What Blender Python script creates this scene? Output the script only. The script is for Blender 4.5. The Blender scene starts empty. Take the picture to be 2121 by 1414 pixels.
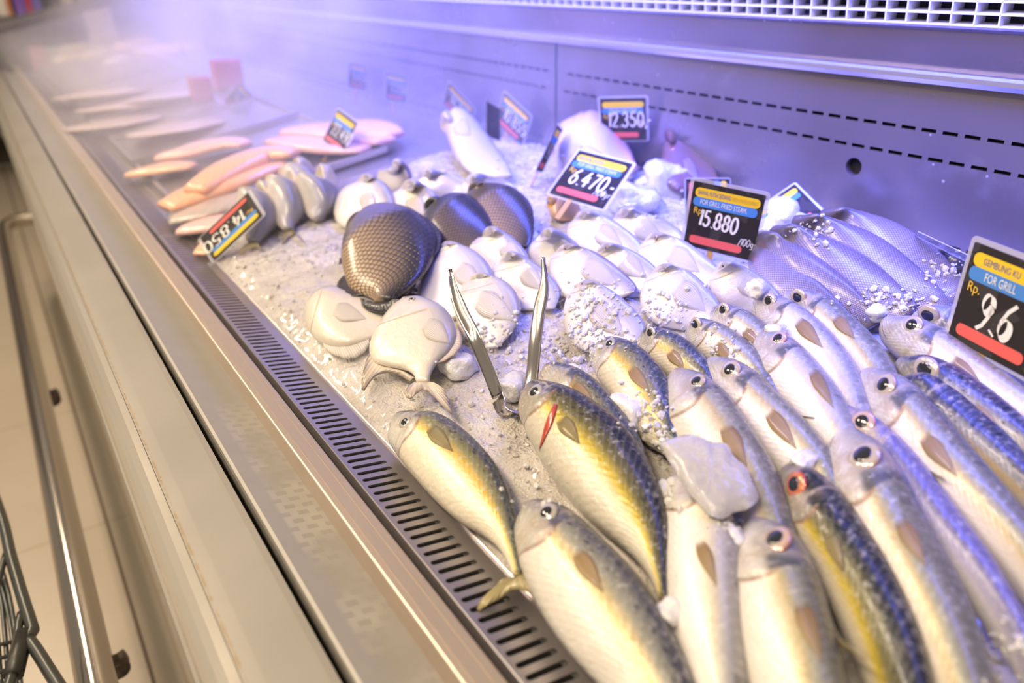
import bpy, bmesh, math, random
from math import pi, sin, cos, sqrt
from mathutils import Vector, Matrix, noise
from mathutils.bvhtree import BVHTree
random.seed(7)
scene = bpy.context.scene
COL = scene.collection

# ------------------------------------------------------------------ camera
W, HH, F = 2121, 1414, 1567.14
CX, CY = W/2, HH/2
v1 = Vector((-110-CX, -50-CY, F)).normalized()          # the counter runs along +y
v2 = Vector((3700-CX, -130-CY, F)); v2 = (v2-v1*v2.dot(v1)).normalized()
XC, YC = v2, v1
ZC = XC.cross(YC)
if ZC.y > 0: ZC = -ZC
EYE = Vector((0, 0, 1.32))
def ray(px, py):
    d = Vector((px-CX, py-CY, F))/F
    return Vector((d.dot(XC), d.dot(YC), d.dot(ZC)))
def atz(px, py, z):
    r = ray(px, py); return EYE+r*((z-EYE.z)/r.z)
def atx(px, py, x):
    r = ray(px, py); return EYE+r*(x/r.x)
def aty(px, py, y):
    r = ray(px, py); return EYE+r*(y/r.y)
def proj(p):
    q = Vector(p)-EYE
    c = q.x*XC+q.y*YC+q.z*ZC
    return CX+F*c.x/c.z, CY+F*c.y/c.z, c.z
def zbed(x):
    z = .845+.16*(x-.26)
    return min(z, .93) if x > .3 else z
def on(px, py, h=0.0):
    r = ray(px, py)
    t = (.845-.16*.26+h-1.32)/(r.z-.16*r.x)
    if EYE.x+r.x*t > .791 or t < 0:
        t = (.93+h-1.32)/r.z
    return EYE+r*t

cam = bpy.data.cameras.new('camera'); camo = bpy.data.objects.new('camera', cam); COL.objects.link(camo)
cam.sensor_width = 36; cam.lens = F/W*36; cam.clip_start = .02; cam.clip_end = 60
R = Matrix(((XC.x, -XC.y, -XC.z), (YC.x, -YC.y, -YC.z), (ZC.x, -ZC.y, -ZC.z)))
camo.matrix_world = Matrix.Translation(EYE) @ R.to_4x4()
cam.dof.use_dof = True; cam.dof.focus_distance = .86; cam.dof.aperture_fstop = 2.8
scene.camera = camo

# ------------------------------------------------------------------ helpers
def meta(o, label=None, cat=None, group=None, kind=None):
    if label: o['label'] = label
    if cat: o['category'] = cat
    if group: o['group'] = group
    if kind: o['kind'] = kind
    return o
def empty(name, loc, label, cat, group=None):
    o = bpy.data.objects.new(name, None); COL.objects.link(o); o.location = loc
    o.empty_display_size = .05
    return meta(o, label, cat, group)
def mesh(name, verts, faces, mat, parent=None, smooth=False, uv=None):
    me = bpy.data.meshes.new(name)
    org = Vector(parent_loc(parent))
    me.from_pydata([tuple(Vector(v)-org) for v in verts], [], faces)
    if uv:
        lay = me.uv_layers.new(name='UVMap')
        for l in me.loops: lay.data[l.index].uv = uv[l.vertex_index]
    if mat: me.materials.append(mat)
    if smooth:
        for p in me.polygons: p.use_smooth = True
    me.update()
    o = bpy.data.objects.new(name, me); COL.objects.link(o)
    if parent: o.parent = parent
    return o
def parent_loc(p):
    l = Vector((0, 0, 0))
    while p is not None:
        l += p.location; p = p.parent
    return l
class MB:
    def __init__(s): s.v = []; s.f = []; s.uv = []
    def add(s, vs, fs, uv=None):
        b = len(s.v); s.v += [tuple(v) for v in vs]; s.f += [tuple(i+b for i in f) for f in fs]
        s.uv += uv if uv else [(0, 0)]*len(vs)
        return s
    def box(s, a, b):
        x0, y0, z0 = a; x1, y1, z1 = b
        return s.add([(x0,y0,z0),(x1,y0,z0),(x1,y1,z0),(x0,y1,z0),(x0,y0,z1),(x1,y0,z1),(x1,y1,z1),(x0,y1,z1)],
                     [(0,3,2,1),(4,5,6,7),(0,1,5,4),(1,2,6,5),(2,3,7,6),(3,0,4,7)])
    def obox(s, c, ex, ey, ez):       # oriented box: centre and three half vectors
        c = Vector(c); vs = []
        for k in (-1, 1):
            for j, i in ((-1,-1),(-1,1),(1,1),(1,-1)): vs.append(c+ex*i+ey*j+ez*k)
        return s.add(vs, [(0,3,2,1),(4,5,6,7),(0,1,5,4),(1,2,6,5),(2,3,7,6),(3,0,4,7)])
    def tube(s, pts, r, n=10, close=False):
        pts = [Vector(p) for p in pts]; m = len(pts); rings = []
        rr = r if isinstance(r, (list, tuple)) else [r]*m
        up = None
        for i, p in enumerate(pts):
            t = (pts[min(i+1, m-1)]-pts[max(i-1, 0)]).normalized()
            if up is None:
                up = Vector((0,0,1)) if abs(t.z) < .9 else Vector((1,0,0))
            a = t.cross(up).normalized(); up = a.cross(t).normalized()
            rings.append([p+a*cos(2*pi*k/n)*rr[i]+up*sin(2*pi*k/n)*rr[i] for k in range(n)])
        vs = [v for q in rings for v in q]; fs = []
        for i in range(m-1):
            for k in range(n):
                fs.append((i*n+k, i*n+(k+1) % n, (i+1)*n+(k+1) % n, (i+1)*n+k))
        fs.append(tuple(range(n-1, -1, -1))); fs.append(tuple((m-1)*n+k for k in range(n)))
        return s.add(vs, fs)
    def extrude_profile(s, prof, y0, y1, ny=1):   # (x,z) outline swept along y
        n = len(prof); vs = []
        for j in range(ny+1):
            y = y0+(y1-y0)*j/ny
            vs += [(x, y, z) for x, z in prof]
        fs = []
        for j in range(ny):
            for k in range(n):
                a, b = j*n+k, j*n+(k+1) % n
                fs.append((a, a+n, b+n, b))
        fs.append(tuple(range(n))); fs.append(tuple(ny*n+k for k in range(n-1, -1, -1)))
        return s.add(vs, fs)
    def build(s, name, mat, parent=None, smooth=False):
        return mesh(name, s.v, s.f, mat, parent, smooth, s.uv)
def catmull(pts, n):
    """resample a polyline smoothly at n stations equal in arc length"""
    P = [Vector(p) for p in pts]
    if len(P) == 2: P = [P[0], (P[0]+P[1])/2, P[1]]
    D = []
    for i in range(len(P)-1):
        p0 = P[i-1] if i else P[0]*2-P[1]; p1 = P[i]; p2 = P[i+1]
        p3 = P[i+2] if i+2 < len(P) else P[-1]*2-P[-2]
        for k in range(12):
            t = k/12
            D.append(.5*((2*p1)+(p2-p0)*t+(2*p0-5*p1+4*p2-p3)*t*t+(3*p1-p0-3*p2+p3)*t**3))
    D.append(P[-1])
    L = [0]
    for a, b in zip(D, D[1:]): L.append(L[-1]+(b-a).length)
    out = []; j = 0
    for i in range(n):
        s = L[-1]*i/(n-1)
        while j < len(L)-2 and L[j+1] < s: j += 1
        q = (s-L[j])/max(L[j+1]-L[j], 1e-9)
        out.append(D[j].lerp(D[j+1], min(max(q, 0), 1)))
    return out
def sstep(a, b, x):
    t = min(max((x-a)/(b-a), 0), 1); return t*t*(3-2*t)

# ------------------------------------------------------------------ materials
class NT:
    def __init__(s, name):
        s.m = bpy.data.materials.new(name); s.m.use_nodes = True
        s.t = s.m.node_tree; s.t.nodes.clear()
        s.out = s.t.nodes.new('ShaderNodeOutputMaterial')
    def n(s, typ, props=None, **inp):
        nd = s.t.nodes.new(typ)
        for k, v in (props or {}).items(): setattr(nd, k, v)
        for k, v in inp.items(): s.set(nd, k.replace('_', ' '), v)
        return nd
    def set(s, nd, key, v):
        sock = nd.inputs[int(key[1:])] if key[0] == 'i' and key[1:].isdigit() else nd.inputs[key]
        if hasattr(v, 'is_linked') or isinstance(v, bpy.types.NodeSocket): s.t.links.new(v, sock)
        else:
            if isinstance(v, (tuple, list)) and len(v) == 3 and sock.type == 'RGBA': v = (*v, 1)
            sock.default_value = v
    def math(s, op, a, b=None, c=None, clamp=False):
        nd = s.t.nodes.new('ShaderNodeMath'); nd.operation = op; nd.use_clamp = clamp
        for i, v in enumerate((a, b, c)):
            if v is not None: s.set(nd, 'i%d' % i, v)
        return nd.outputs[0]
    def mix(s, fac, a, b, blend='MIX'):
        nd = s.t.nodes.new('ShaderNodeMix'); nd.data_type = 'RGBA'; nd.blend_type = blend
        s.set(nd, 'i0', fac); s.set(nd, 'i6', a); s.set(nd, 'i7', b)
        return nd.outputs[2]
    def ramp(s, fac, stops, interp='LINEAR'):
        nd = s.t.nodes.new('ShaderNodeValToRGB'); cr = nd.color_ramp; cr.interpolation = interp
        while len(cr.elements) < len(stops): cr.elements.new(.5)
        for e, (p, c) in zip(cr.elements, stops):
            e.position = p; e.color = (*c, 1) if not isinstance(c, (int, float)) else (c, c, c, 1)
        s.set(nd, 'i0', fac); return nd.outputs[0]
    def smooth(s, x, a, b):
        nd = s.t.nodes.new('ShaderNodeMapRange'); nd.interpolation_type = 'SMOOTHSTEP'
        s.set(nd, 'i0', x); s.set(nd, 'i1', a); s.set(nd, 'i2', b); return nd.outputs[0]
    def noise(s, vec, scale, detail=3, rough=.5):
        nd = s.n('ShaderNodeTexNoise', None, Scale=scale, Detail=detail, Roughness=rough)
        if vec is not None: s.set(nd, 'Vector', vec)
        return nd.outputs[0]
    def bump(s, h, strength, dist):
        return s.n('ShaderNodeBump', None, Strength=strength, Distance=dist, Height=h).outputs[0]
    def obj(s): return s.n('ShaderNodeTexCoord').outputs['Object']
    def geo(s): return s.n('ShaderNodeNewGeometry').outputs['Position']
    def bsdf(s, **kw):
        nd = s.n('ShaderNodeBsdfPrincipled')
        for k, v in kw.items(): s.set(nd, k.replace('_', ' '), v)
        s.t.links.new(nd.outputs[0], s.out.inputs[0]); return nd
def plain(name, col, rough=.5, metal=0., **kw):
    t = NT(name); t.bsdf(Base_Color=col, Roughness=rough, Metallic=metal, **kw); return t.m

def steel(name, col, rough, streak=.12, aniso=(2, 60, 60), spots=0., metal=.85):
    t = NT(name); p = t.geo()
    mp = t.n('ShaderNodeMapping'); t.set(mp, 'Vector', p); mp.inputs['Scale'].default_value = aniso
    a = t.noise(mp.outputs[0], 9, 4, .6); b = t.noise(p, 6, 4, .6)
    k = t.math('ADD', t.math('MULTIPLY', a, streak), t.math('MULTIPLY', b, streak*1.3))
    c = t.mix(t.math('MULTIPLY', k, 1.4, clamp=True), col, (col[0]*.55, col[1]*.5, col[2]*.5))
    r = t.math('ADD', rough-.07, t.math('MULTIPLY', b, .16))
    if spots:
        v = t.n('ShaderNodeTexVoronoi', None, Scale=38.); t.set(v, 'Vector', p)
        m = t.math('MULTIPLY', t.math('LESS_THAN', v.outputs[0], .09), t.math('GREATER_THAN', t.noise(p, 9, 2), .55))
        c = t.mix(t.math('MULTIPLY', m, spots), c, (.8, .8, .82))
    t.bsdf(Base_Color=c, Metallic=metal, Roughness=r, Normal=t.bump(a, .05, .001))
    return t.m
M_WALL = steel('brushed_steel_back', (.40, .385, .42), .24, .7, (40, 3, 3), .6, .6)
M_GRILLE = steel('drain_steel', (.52, .49, .5), .33, .2)
M_RIM = steel('rim_steel', (.72, .62, .52), .42, .16, (60, 2, 60))
M_CHROME = steel('chrome', (.56, .53, .47), .18, .1, metal=.5)
M_DARKSLOT = plain('slot_black', (.008, .008, .008), .8)
M_TRAY = steel('tray_steel', (.6, .58, .6), .3, .2)

def m_bumper():
    t = NT('bumper_cream'); p = t.geo()
    n1 = t.noise(p, 7, 5, .6); n2 = t.noise(p, 60, 3)
    c = t.mix(t.smooth(n1, .3, .75), (.315, .296, .262), (.345, .322, .287))
    s = t.n('ShaderNodeSeparateXYZ'); t.set(s, 0 if False else 'Vector', p)
    # yellow grime that has gathered along the trim seam
    g = t.math('SUBTRACT', 1.0, t.smooth(t.math('ABSOLUTE', t.math('SUBTRACT', s.outputs[0], .0475)), .0004, .0022))
    g = t.math('MULTIPLY', g, t.smooth(n2, .35, .6))
    c = t.mix(t.math('MULTIPLY', g, .7), c, (.28, .19, .07))
    t.bsdf(Base_Color=c, Roughness=t.math('ADD', .26, t.math('MULTIPLY', n1, .08)), Metallic=.15)
    return t.m
M_BUMP = m_bumper()
def m_inner():
    t = NT('inner_panel_grey'); p = t.geo()
    br = t.n('ShaderNodeTexBrick', None, Scale=1.0)  # brick pattern paints the drain slots' reflection into the panel colour
    mp = t.n('ShaderNodeMapping'); t.set(mp, 'Vector', p); mp.inputs['Scale'].default_value = (30, 38, 1)
    mp.inputs['Rotation'].default_value = (0, 0, .0)
    t.set(br, 'Vector', mp.outputs[0])
    br.inputs['Color1'].default_value = (1, 1, 1, 1); br.inputs['Color2'].default_value = (.9, .9, .9, 1)
    br.inputs['Mortar'].default_value = (0, 0, 0, 1); br.inputs['Mortar Size'].default_value = .12
    br.inputs['Brick Width'].default_value = .55; br.inputs['Row Height'].default_value = .5
    s = t.n('ShaderNodeSeparateXYZ'); t.set(s, 'Vector', p)
    gate = t.math('MULTIPLY', t.smooth(s.outputs[0], .132, .137), t.math('SUBTRACT', 1., t.smooth(s.outputs[1], .75, .95)))
    gate = t.math('MULTIPLY', gate, t.smooth(t.noise(p, 14, 3), .35, .6))
    base = t.mix(t.noise(p, 12, 5, .7), (.27, .255, .23), (.34, .32, .29))
    c = t.mix(t.math('MULTIPLY', gate, t.math('MULTIPLY', t.math('SUBTRACT', 1., br.outputs[0]), .25)), base, (.62, .57, .5))
    t.bsdf(Base_Color=c, Roughness=.42, Metallic=.1); return t.m
M_INNER = m_inner()
def m_green():
    t = NT('gap_mould'); p = t.geo()
    c = t.mix(t.smooth(t.noise(p, 90, 4), .55, .75), (.012, .020, .008), (.06, .10, .025))
    t.bsdf(Base_Color=c, Roughness=.5); return t.m
def m_grit():
    t = NT('gap_grit'); p = t.geo()
    c = t.mix(t.smooth(t.noise(p, 140, 4), .45, .7), (.02, .018, .016), (.16, .13, .1))
    t.bsdf(Base_Color=c, Roughness=.45); return t.m
def m_floor():
    t = NT('floor_tile'); p = t.geo()
    br = t.n('ShaderNodeTexBrick', {'offset': .5}, Scale=1.0); 
    mp = t.n('ShaderNodeMapping'); t.set(mp, 'Vector', p); mp.inputs['Rotation'].default_value = (0, 0, pi/2)
    mp.inputs['Location'].default_value = (-.15, -.028, 0)
    t.set(br, 'Vector', mp.outputs[0])
    br.inputs['Brick Width'].default_value = .70; br.inputs['Row Height'].default_value = .70
    br.inputs['Mortar Size'].default_value = .004
    cc = t.mix(t.noise(p, 3, 6, .65), (.33, .285, .225), (.40, .35, .285))
    t.set(br, 'Color1', cc); t.set(br, 'Color2', cc); br.inputs['Mortar'].default_value = (.3, .24, .17, 1)
    t.bsdf(Base_Color=br.outputs[0], Roughness=.32); return t.m

def m_ice():
    t = NT('crushed_ice'); p = t.geo()
    n1 = t.noise(p, 260, 4, .7); v = t.n('ShaderNodeTexVoronoi', {'feature': 'F1'}, Scale=300.); t.set(v, 'Vector', p)
    n3 = t.noise(p, 14, 3, .6)
    c = t.mix(t.smooth(n3, .3, .7), (.58, .535, .48), (.78, .745, .70))
    h = t.math('ADD', t.math('MULTIPLY', v.outputs[0], .6), n1)
    t.bsdf(Base_Color=c, Roughness=.16, Normal=t.bump(h, .95, .0035), Subsurface_Weight=.35,
           Subsurface_Radius=(.6, .7, .8), Subsurface_Scale=.006, Coat_Weight=1., Coat_Roughness=.05)
    return t.m
M_ICE = m_ice()
def m_wet():
    t = NT('wet_ice'); p = t.geo()
    t.bsdf(Base_Color=(.88,.87,.87), Roughness=.1, Transmission_Weight=.25, IOR=1.31, Coat_Weight=.8, Coat_Roughness=.04, Normal=t.bump(t.noise(p, 300, 2), .4, .002))
    return t.m
M_WET = m_wet()
def m_clear():
    t = NT('clear_ice'); p = t.obj()
    n = t.noise(p, 130, 3)
    g = t.bsdf(Base_Color=(.94, .94, .95), Roughness=.10, Transmission_Weight=.22, Subsurface_Weight=.3, Subsurface_Radius=(1, 1, 1), Subsurface_Scale=.008, Coat_Weight=.8, IOR=1.31, Normal=t.bump(n, .9, .004))
    return t.m
M_CLEAR = m_clear()
def m_slab():
    t = NT('frosted_ice'); p = t.obj()
    n = t.noise(p, 160, 4); n2 = t.noise(p, 40, 4)
    t.bsdf(Base_Color=t.mix(n2, (.56, .55, .58), (.72, .71, .74)), Roughness=.3, Transmission_Weight=.35, IOR=1.31,
           Subsurface_Weight=.4, Subsurface_Radius=(1, 1, 1), Subsurface_Scale=.01, Normal=t.bump(n, .5, .003), Coat_Weight=.5)
    return t.m
M_SLAB = m_slab()

def fish_uv(t):
    s = t.n('ShaderNodeSeparateXYZ'); t.set(s, 'Vector', t.n('ShaderNodeTexCoord').outputs['UV'])
    return s.outputs[0], s.outputs[1]
def m_mackerel(name, belly=(.80,.76,.70), gold=(.62,.47,.18), side=(.33,.33,.25), back=(.05,.065,.08), shift=0., head=(.62,.60,.56), spots=1., goldw=1.):
    t = NT(name); u, v = fish_uv(t); p = t.obj()
    n = t.noise(p, 22, 4, .6); nf = t.noise(p, 180, 3, .6)
    vd = t.math('ADD', v, t.math('MULTIPLY', t.math('SUBTRACT', n, .5), .10))
    vd = t.math('ADD', vd, shift)
    mid = tuple(a*.5+b*.5 for a, b in zip(belly, gold))
    body = t.ramp(vd, [(0, tuple(x*.9 for x in belly)), (.38, belly), (.52, tuple(a*(1-.5*goldw)+b*.5*goldw for a, b in zip(belly, gold))),
                       (.60, tuple(a*(1-goldw)+b*goldw for a, b in zip(belly, gold))), (.67, tuple(a*.5+b*.5 for a, b in zip(gold, side))),
                       (.74, side), (.86, tuple(x*.55 for x in side)), (.93, back)])
    # fine slanted muscle lines on the flank
    w = t.math('SINE', t.math('ADD', t.math('MULTIPLY', u, 190.), t.math('MULTIPLY', t.math('ABSOLUTE', t.math('SUBTRACT', v, .55)), 70.)))
    body = t.mix(t.math('MULTIPLY', t.smooth(w, .2, 1.), .05), body, (.95, .92, .86))
    vc = t.n('ShaderNodeTexVoronoi', None, Scale=1.0)
    cb = t.n('ShaderNodeCombineXYZ'); t.set(cb, 'X', t.math('MULTIPLY', u, 34.)); t.set(cb, 'Y', t.math('MULTIPLY', v, 15.))
    t.set(vc, 'Vector', cb.outputs[0])
    sp = t.math('MULTIPLY', t.math('SUBTRACT', 1., t.smooth(vc.outputs[0], .22, .36)), t.smooth(vd, .76, .82))
    body = t.mix(t.math('MULTIPLY', sp, .75*spots), body, tuple(x*.5 for x in back))
    hd = t.ramp(vd, [(0, head), (.45, tuple(x*.96 for x in head)), (.68, tuple(x*.62 for x in head)), (.84, tuple(a*.5+b*.4 for a, b in zip(back, head))), (.92, back)])
    hd = t.mix(t.math('MULTIPLY', t.smooth(t.noise(p, 42, 4), .46, .66), .6), hd, (.44, .36, .29))
    pt_ = t.math('MULTIPLY', t.math('MULTIPLY', t.smooth(u, .10, .15), t.math('SUBTRACT', 1., t.smooth(u, .19, .24))), t.math('MULTIPLY', t.smooth(vd, .40, .52), t.math('SUBTRACT', 1., t.smooth(vd, .72, .82))))
    hd = t.mix(t.math('MULTIPLY', pt_, .55), hd, (.34, .30, .22))
    pt2 = t.math('MULTIPLY', t.math('MULTIPLY', t.smooth(u, .17, .21), t.math('SUBTRACT', 1., t.smooth(u, .25, .28))), t.smooth(v, .66, .76))
    hd = t.mix(t.math('MULTIPLY', pt2, .8), hd, tuple(x*.9 for x in back))
    gl = t.math('ADD', .205, t.math('MULTIPLY', t.math('SINE', t.math('MULTIPLY', v, pi)), .065))
    du = t.math('SUBTRACT', u, gl)
    c = t.mix(t.smooth(du, -.006, .004), hd, body)
    ln = t.math('SUBTRACT', 1., t.smooth(t.math('ABSOLUTE', du), .001, .010))
    ln = t.math('MULTIPLY', ln, t.math('SUBTRACT', 1., t.smooth(v, .75, .85)))
    c = t.mix(t.math('MULTIPLY', ln, .75), c, (.26, .14, .10))
    # preopercle arc and mouth line on the head
    pa = t.math('SUBTRACT', u, t.math('ADD', .165, t.math('MULTIPLY', t.math('SINE', t.math('MULTIPLY', v, pi)), .03)))
    c = t.mix(t.math('MULTIPLY', t.math('SUBTRACT', 1., t.smooth(t.math('ABSOLUTE', pa), .002, .012)), .5), c, (.45, .38, .30))
    ml = t.math('SUBTRACT', v, t.math('SUBTRACT', .62, t.math('MULTIPLY', u, 2.6)))
    mg = t.math('MULTIPLY', t.math('SUBTRACT', 1., t.smooth(t.math('ABSOLUTE', ml), .006, .03)), t.math('SUBTRACT', 1., t.smooth(u, .075, .1)))
    c = t.mix(t.math('MULTIPLY', mg, .8), c, (.22, .17, .15))
    c = t.mix(t.math('MULTIPLY', t.smooth(nf, .52, .75), .30), c, (.95, .93, .89))
    n9 = t.noise(p, 48, 4, .7)
    c = t.mix(t.math('MULTIPLY', t.smooth(n9, .55, .75), .22), c, (.44, .40, .33))
    hgt = t.math('ADD', t.math('ADD', nf, t.math('MULTIPLY', w, .10)), t.math('MULTIPLY', ln, -1.2))
    nb = t.noise(p, 75, 4, .65)
    hgt = t.math('ADD', hgt, t.math('MULTIPLY', nb, 1.6))
    rg = t.math('ADD', .26, t.math('MULTIPLY', t.smooth(nb, .35, .7), .28))
    t.bsdf(Base_Color=c, Metallic=.15, Roughness=rg, Normal=t.bump(hgt, .38, .0016), Coat_Weight=t.math('MULTIPLY', t.smooth(nb, .42, .62), .5), Coat_Roughness=.14, Specular_IOR_Level=.5)
    return t.m
MK_SILVER = m_mackerel('mackerel_silver_skin', shift=-.13, goldw=.6, spots=.5)
MK_PALE = m_mackerel('mackerel_pale_skin', belly=(.84,.81,.77), gold=(.72,.62,.42), side=(.48,.47,.45), shift=-.15, goldw=.6, spots=.5)
MK_GOLD = m_mackerel('mackerel_gold_skin', belly=(.76,.70,.56), gold=(.66,.45,.09), side=(.26,.25,.13), shift=.02)
MK_OLIVE = m_mackerel('mackerel_olive_skin', belly=(.60,.56,.46), gold=(.50,.38,.03), side=(.13,.12,.045), back=(.022,.026,.028), shift=.10, head=(.40,.37,.31))
MK_SPOT = m_mackerel('mackerel_spotted_skin', belly=(.74,.71,.65), gold=(.60,.47,.22), side=(.30,.30,.27), back=(.04,.045,.075), shift=-.04, head=(.52,.50,.46))
MK_BLUELIT = m_mackerel('mackerel_bluelit_skin', belly=(.80,.79,.80), gold=(.60,.57,.66), side=(.38,.36,.50), back=(.16,.15,.30), shift=.0, head=(.55,.50,.58), goldw=.9, spots=0.)  # blue light falling on the back is painted into these violet tones

def m_pomfret(name, base=(.72,.69,.655), back=(.30,.31,.38), amt=1.):
    t = NT(name); u, v = fish_uv(t); p = t.obj()
    n = t.noise(p, 16, 4, .6); nf = t.noise(p, 240, 2, .6)
    vd = t.math('ADD', v, t.math('MULTIPLY', t.math('SUBTRACT', n, .5), .14))
    c = t.ramp(vd, [(0, tuple(x*.97 for x in base)), (.6, base), (.76, tuple(a*.8+b*.2 for a, b in zip(base, back))), (.9, tuple(a*(1-.7*amt)+b*.7*amt for a, b in zip(base, back))), (1, tuple(a*(1-amt)+b*amt for a, b in zip(base, back)))])
    c = t.mix(t.math('MULTIPLY', t.smooth(t.noise(p, 30, 3), .52, .72), .35), c, (.62, .50, .42))
    gl = t.math('ADD', .22, t.math('MULTIPLY', t.math('SINE', t.math('MULTIPLY', v, pi)), .05))
    du = t.math('ABSOLUTE', t.math('SUBTRACT', u, gl))
    ln = t.math('MULTIPLY', t.math('SUBTRACT', 1., t.smooth(du, .002, .016)), t.math('SUBTRACT', 1., t.smooth(v, .72, .8)))
    c = t.mix(t.math('MULTIPLY', ln, .6), c, (.40, .30, .25))
    c = t.mix(t.math('MULTIPLY', t.math('SUBTRACT', 1., t.smooth(u, .04, .17)), t.math('ADD', .25, t.math('MULTIPLY', t.smooth(vd, .45, .8), .55))), c, (.34, .32, .37))
    # lateral line following the back
    ll = t.math('ABSOLUTE', t.math('SUBTRACT', v, .80))
    c = t.mix(t.math('MULTIPLY', t.math('SUBTRACT', 1., t.smooth(ll, .004, .016)), t.math('MULTIPLY', t.smooth(u, .2, .3), .25)), c, (.40, .40, .42))
    hg = t.math('ADD', t.math('MULTIPLY', nf, .7), t.math('MULTIPLY', ln, -1.5))
    hg = t.math('ADD', hg, t.math('MULTIPLY', t.noise(p, 55, 4, .6), 2.))
    t.bsdf(Base_Color=c, Metallic=.05, Roughness=.32, Normal=t.bump(hg, .35, .0016), Coat_Weight=.5, Coat_Roughness=.12,
           Subsurface_Weight=.12, Subsurface_Radius=(1, .7, .5), Subsurface_Scale=.006)
    return t.m
MP_WHITE = m_pomfret('pomfret_white_skin')
MP_GREY = m_pomfret('pomfret_greyback_skin', back=(.16, .14, .17))
MP_CREAM = m_pomfret('pomfret_cream_skin', base=(.72, .67, .585), back=(.30, .30, .31))

def m_scaled(name, lo, hi, edge, nu=85., nv=42., head=None, rough=.3, amt=1.):
    t = NT(name); u, v = fish_uv(t); p = t.obj()
    a = t.math('SINE', t.math('ADD', t.math('MULTIPLY', u, nu), t.math('MULTIPLY', v, nv)))
    b = t.math('SINE', t.math('SUBTRACT', t.math('MULTIPLY', u, nu), t.math('MULTIPLY', v, nv)))
    k = t.math('MULTIPLY', a, b)
    k = t.math('ABSOLUTE', k)
    cell = t.smooth(k, .08, .6)
    n = t.noise(p, 18, 4, .6)
    base = t.ramp(t.math('ADD', v, t.math('MULTIPLY', t.math('SUBTRACT', n, .5), .3)), [(0, hi), (.35, tuple(x*.75+y*.25 for x, y in zip(hi, lo))), (.8, lo), (1, tuple(x*.6 for x in lo))])
    c = t.mix(t.math('MULTIPLY', t.math('SUBTRACT', 1., cell), .75*amt), base, edge)
    hm = t.math('SUBTRACT', 1., t.smooth(u, .16, .26))
    c = t.mix(hm, c, t.mix(n, head or lo, tuple(x*.6 for x in (head or lo))))
    hg = t.math('ADD', t.math('MULTIPLY', cell, t.math('SUBTRACT', 1., hm)), t.math('MULTIPLY', t.noise(p, 200, 2), .3))
    t.bsdf(Base_Color=c, Metallic=.1, Roughness=rough, Normal=t.bump(hg, .6, .0018), Coat_Weight=.6, Coat_Roughness=.19)
    return t.m
MT_TILA = m_scaled('tilapia_dark_skin', (.038, .032, .032), (.50, .36, .24), (.014, .011, .010), 66., 34., head=(.09, .065, .055))
MT_BLACK = m_scaled('tilapia_black_skin', (.035, .030, .032), (.20, .145, .11), (.010, .009, .009), 66., 36., head=(.03, .028, .03))
MT_SLATE = m_scaled('slate_scaled_skin', (.24, .20, .24), (.46, .41, .46), (.10, .085, .12), 130., 52., head=(.15, .13, .15), amt=.8)
MT_RED = m_scaled('snapper_pink_skin', (.70, .40, .42), (.84, .80, .79), (.70, .50, .50), 110., 50., head=(.80, .66, .64), amt=.35)
MT_BROWN = m_scaled('grouper_brown_skin', (.11, .05, .06), (.22, .12, .12), (.12, .06, .07), 90., 40., head=(.17, .08, .08), amt=.35)
MT_UPR = m_scaled('trevally_pale_skin', (.52, .52, .48), (.86, .76, .66), (.62, .58, .54), 120., 50., head=(.82, .74, .68), amt=.25)
MS_SMALL = m_scaled('mullet_skin', (.34, .34, .38), (.80, .74, .66), (.42, .38, .35), 100., 36., head=(.62, .56, .48), amt=.3)
MT_TAN = plain('tan_fish_skin', (.62, .40, .20), .3, 0., Coat_Weight=.6)

def m_fin(name, col, tip, alpha=.9, fade=False):
    t = NT(name); u, v = fish_uv(t)
    w = t.math('SINE', t.math('MULTIPLY', v, 90.))
    c = t.mix(u, col, tip); c = t.mix(t.math('MULTIPLY', t.smooth(w, .3, 1.), .35), c, tuple(x*.55 for x in col))
    t.bsdf(Base_Color=c, Roughness=.3, Normal=t.bump(w, .4, .0006), Coat_Weight=.3, Alpha=t.math('MULTIPLY', alpha, t.math('MULTIPLY', t.smooth(u, .0, .22), t.math('SUBTRACT', 1., t.math('MULTIPLY', t.smooth(u, .55, 1.), .5)))) if fade else alpha)
    return t.m
MF_TAN = m_fin('fin_tan', (.34, .22, .09), (.52, .40, .24), .72, True)
MF_OLIVE = m_fin('fin_olive', (.30, .26, .13), (.40, .33, .16))
MF_WHITE = m_fin('fin_white', (.78, .73, .66), (.84, .80, .72), .6, True)
MF_OLV = m_fin('fin_olive_soft', (.24, .20, .09), (.34, .28, .12), .9, True)
MF_TIL = m_fin('fin_tilapia_brown', (.10, .075, .06), (.14, .10, .08), .55, True)
MF_DARK = m_fin('fin_dark', (.05, .045, .055), (.03, .03, .04), 1.)
MF_SLATE = m_fin('fin_slate', (.26, .18, .20), (.20, .15, .18), 1.)
MF_BLACKTIP = m_fin('fin_cream_blacktip', (.82, .74, .62), (.30, .24, .2), 1.)
M_PUPIL = plain('pupil_black', (.012, .014, .02), .06, 0., Coat_Weight=1.)
def m_iris(name, inner, outer):
    t = NT(name); u, v = fish_uv(t)
    c = t.ramp(u, [(0, inner), (.55, inner), (.78, outer), (1, tuple(x*.8 for x in outer))])
    c = t.mix(t.math('MULTIPLY', t.noise(t.obj(), 300, 2), .3), c, outer)
    t.bsdf(Base_Color=c, Roughness=.15, Metallic=.15, Coat_Weight=1., Coat_Roughness=.03); return t.m
MI_PALE = m_iris('iris_silver', (.52, .48, .38), (.40, .26, .20))
MI_PINK = m_iris('iris_pink', (.58, .47, .38), (.48, .20, .16))
MI_RED = m_iris('iris_blood_red', (.62, .22, .10), (.42, .03, .02))
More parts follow.
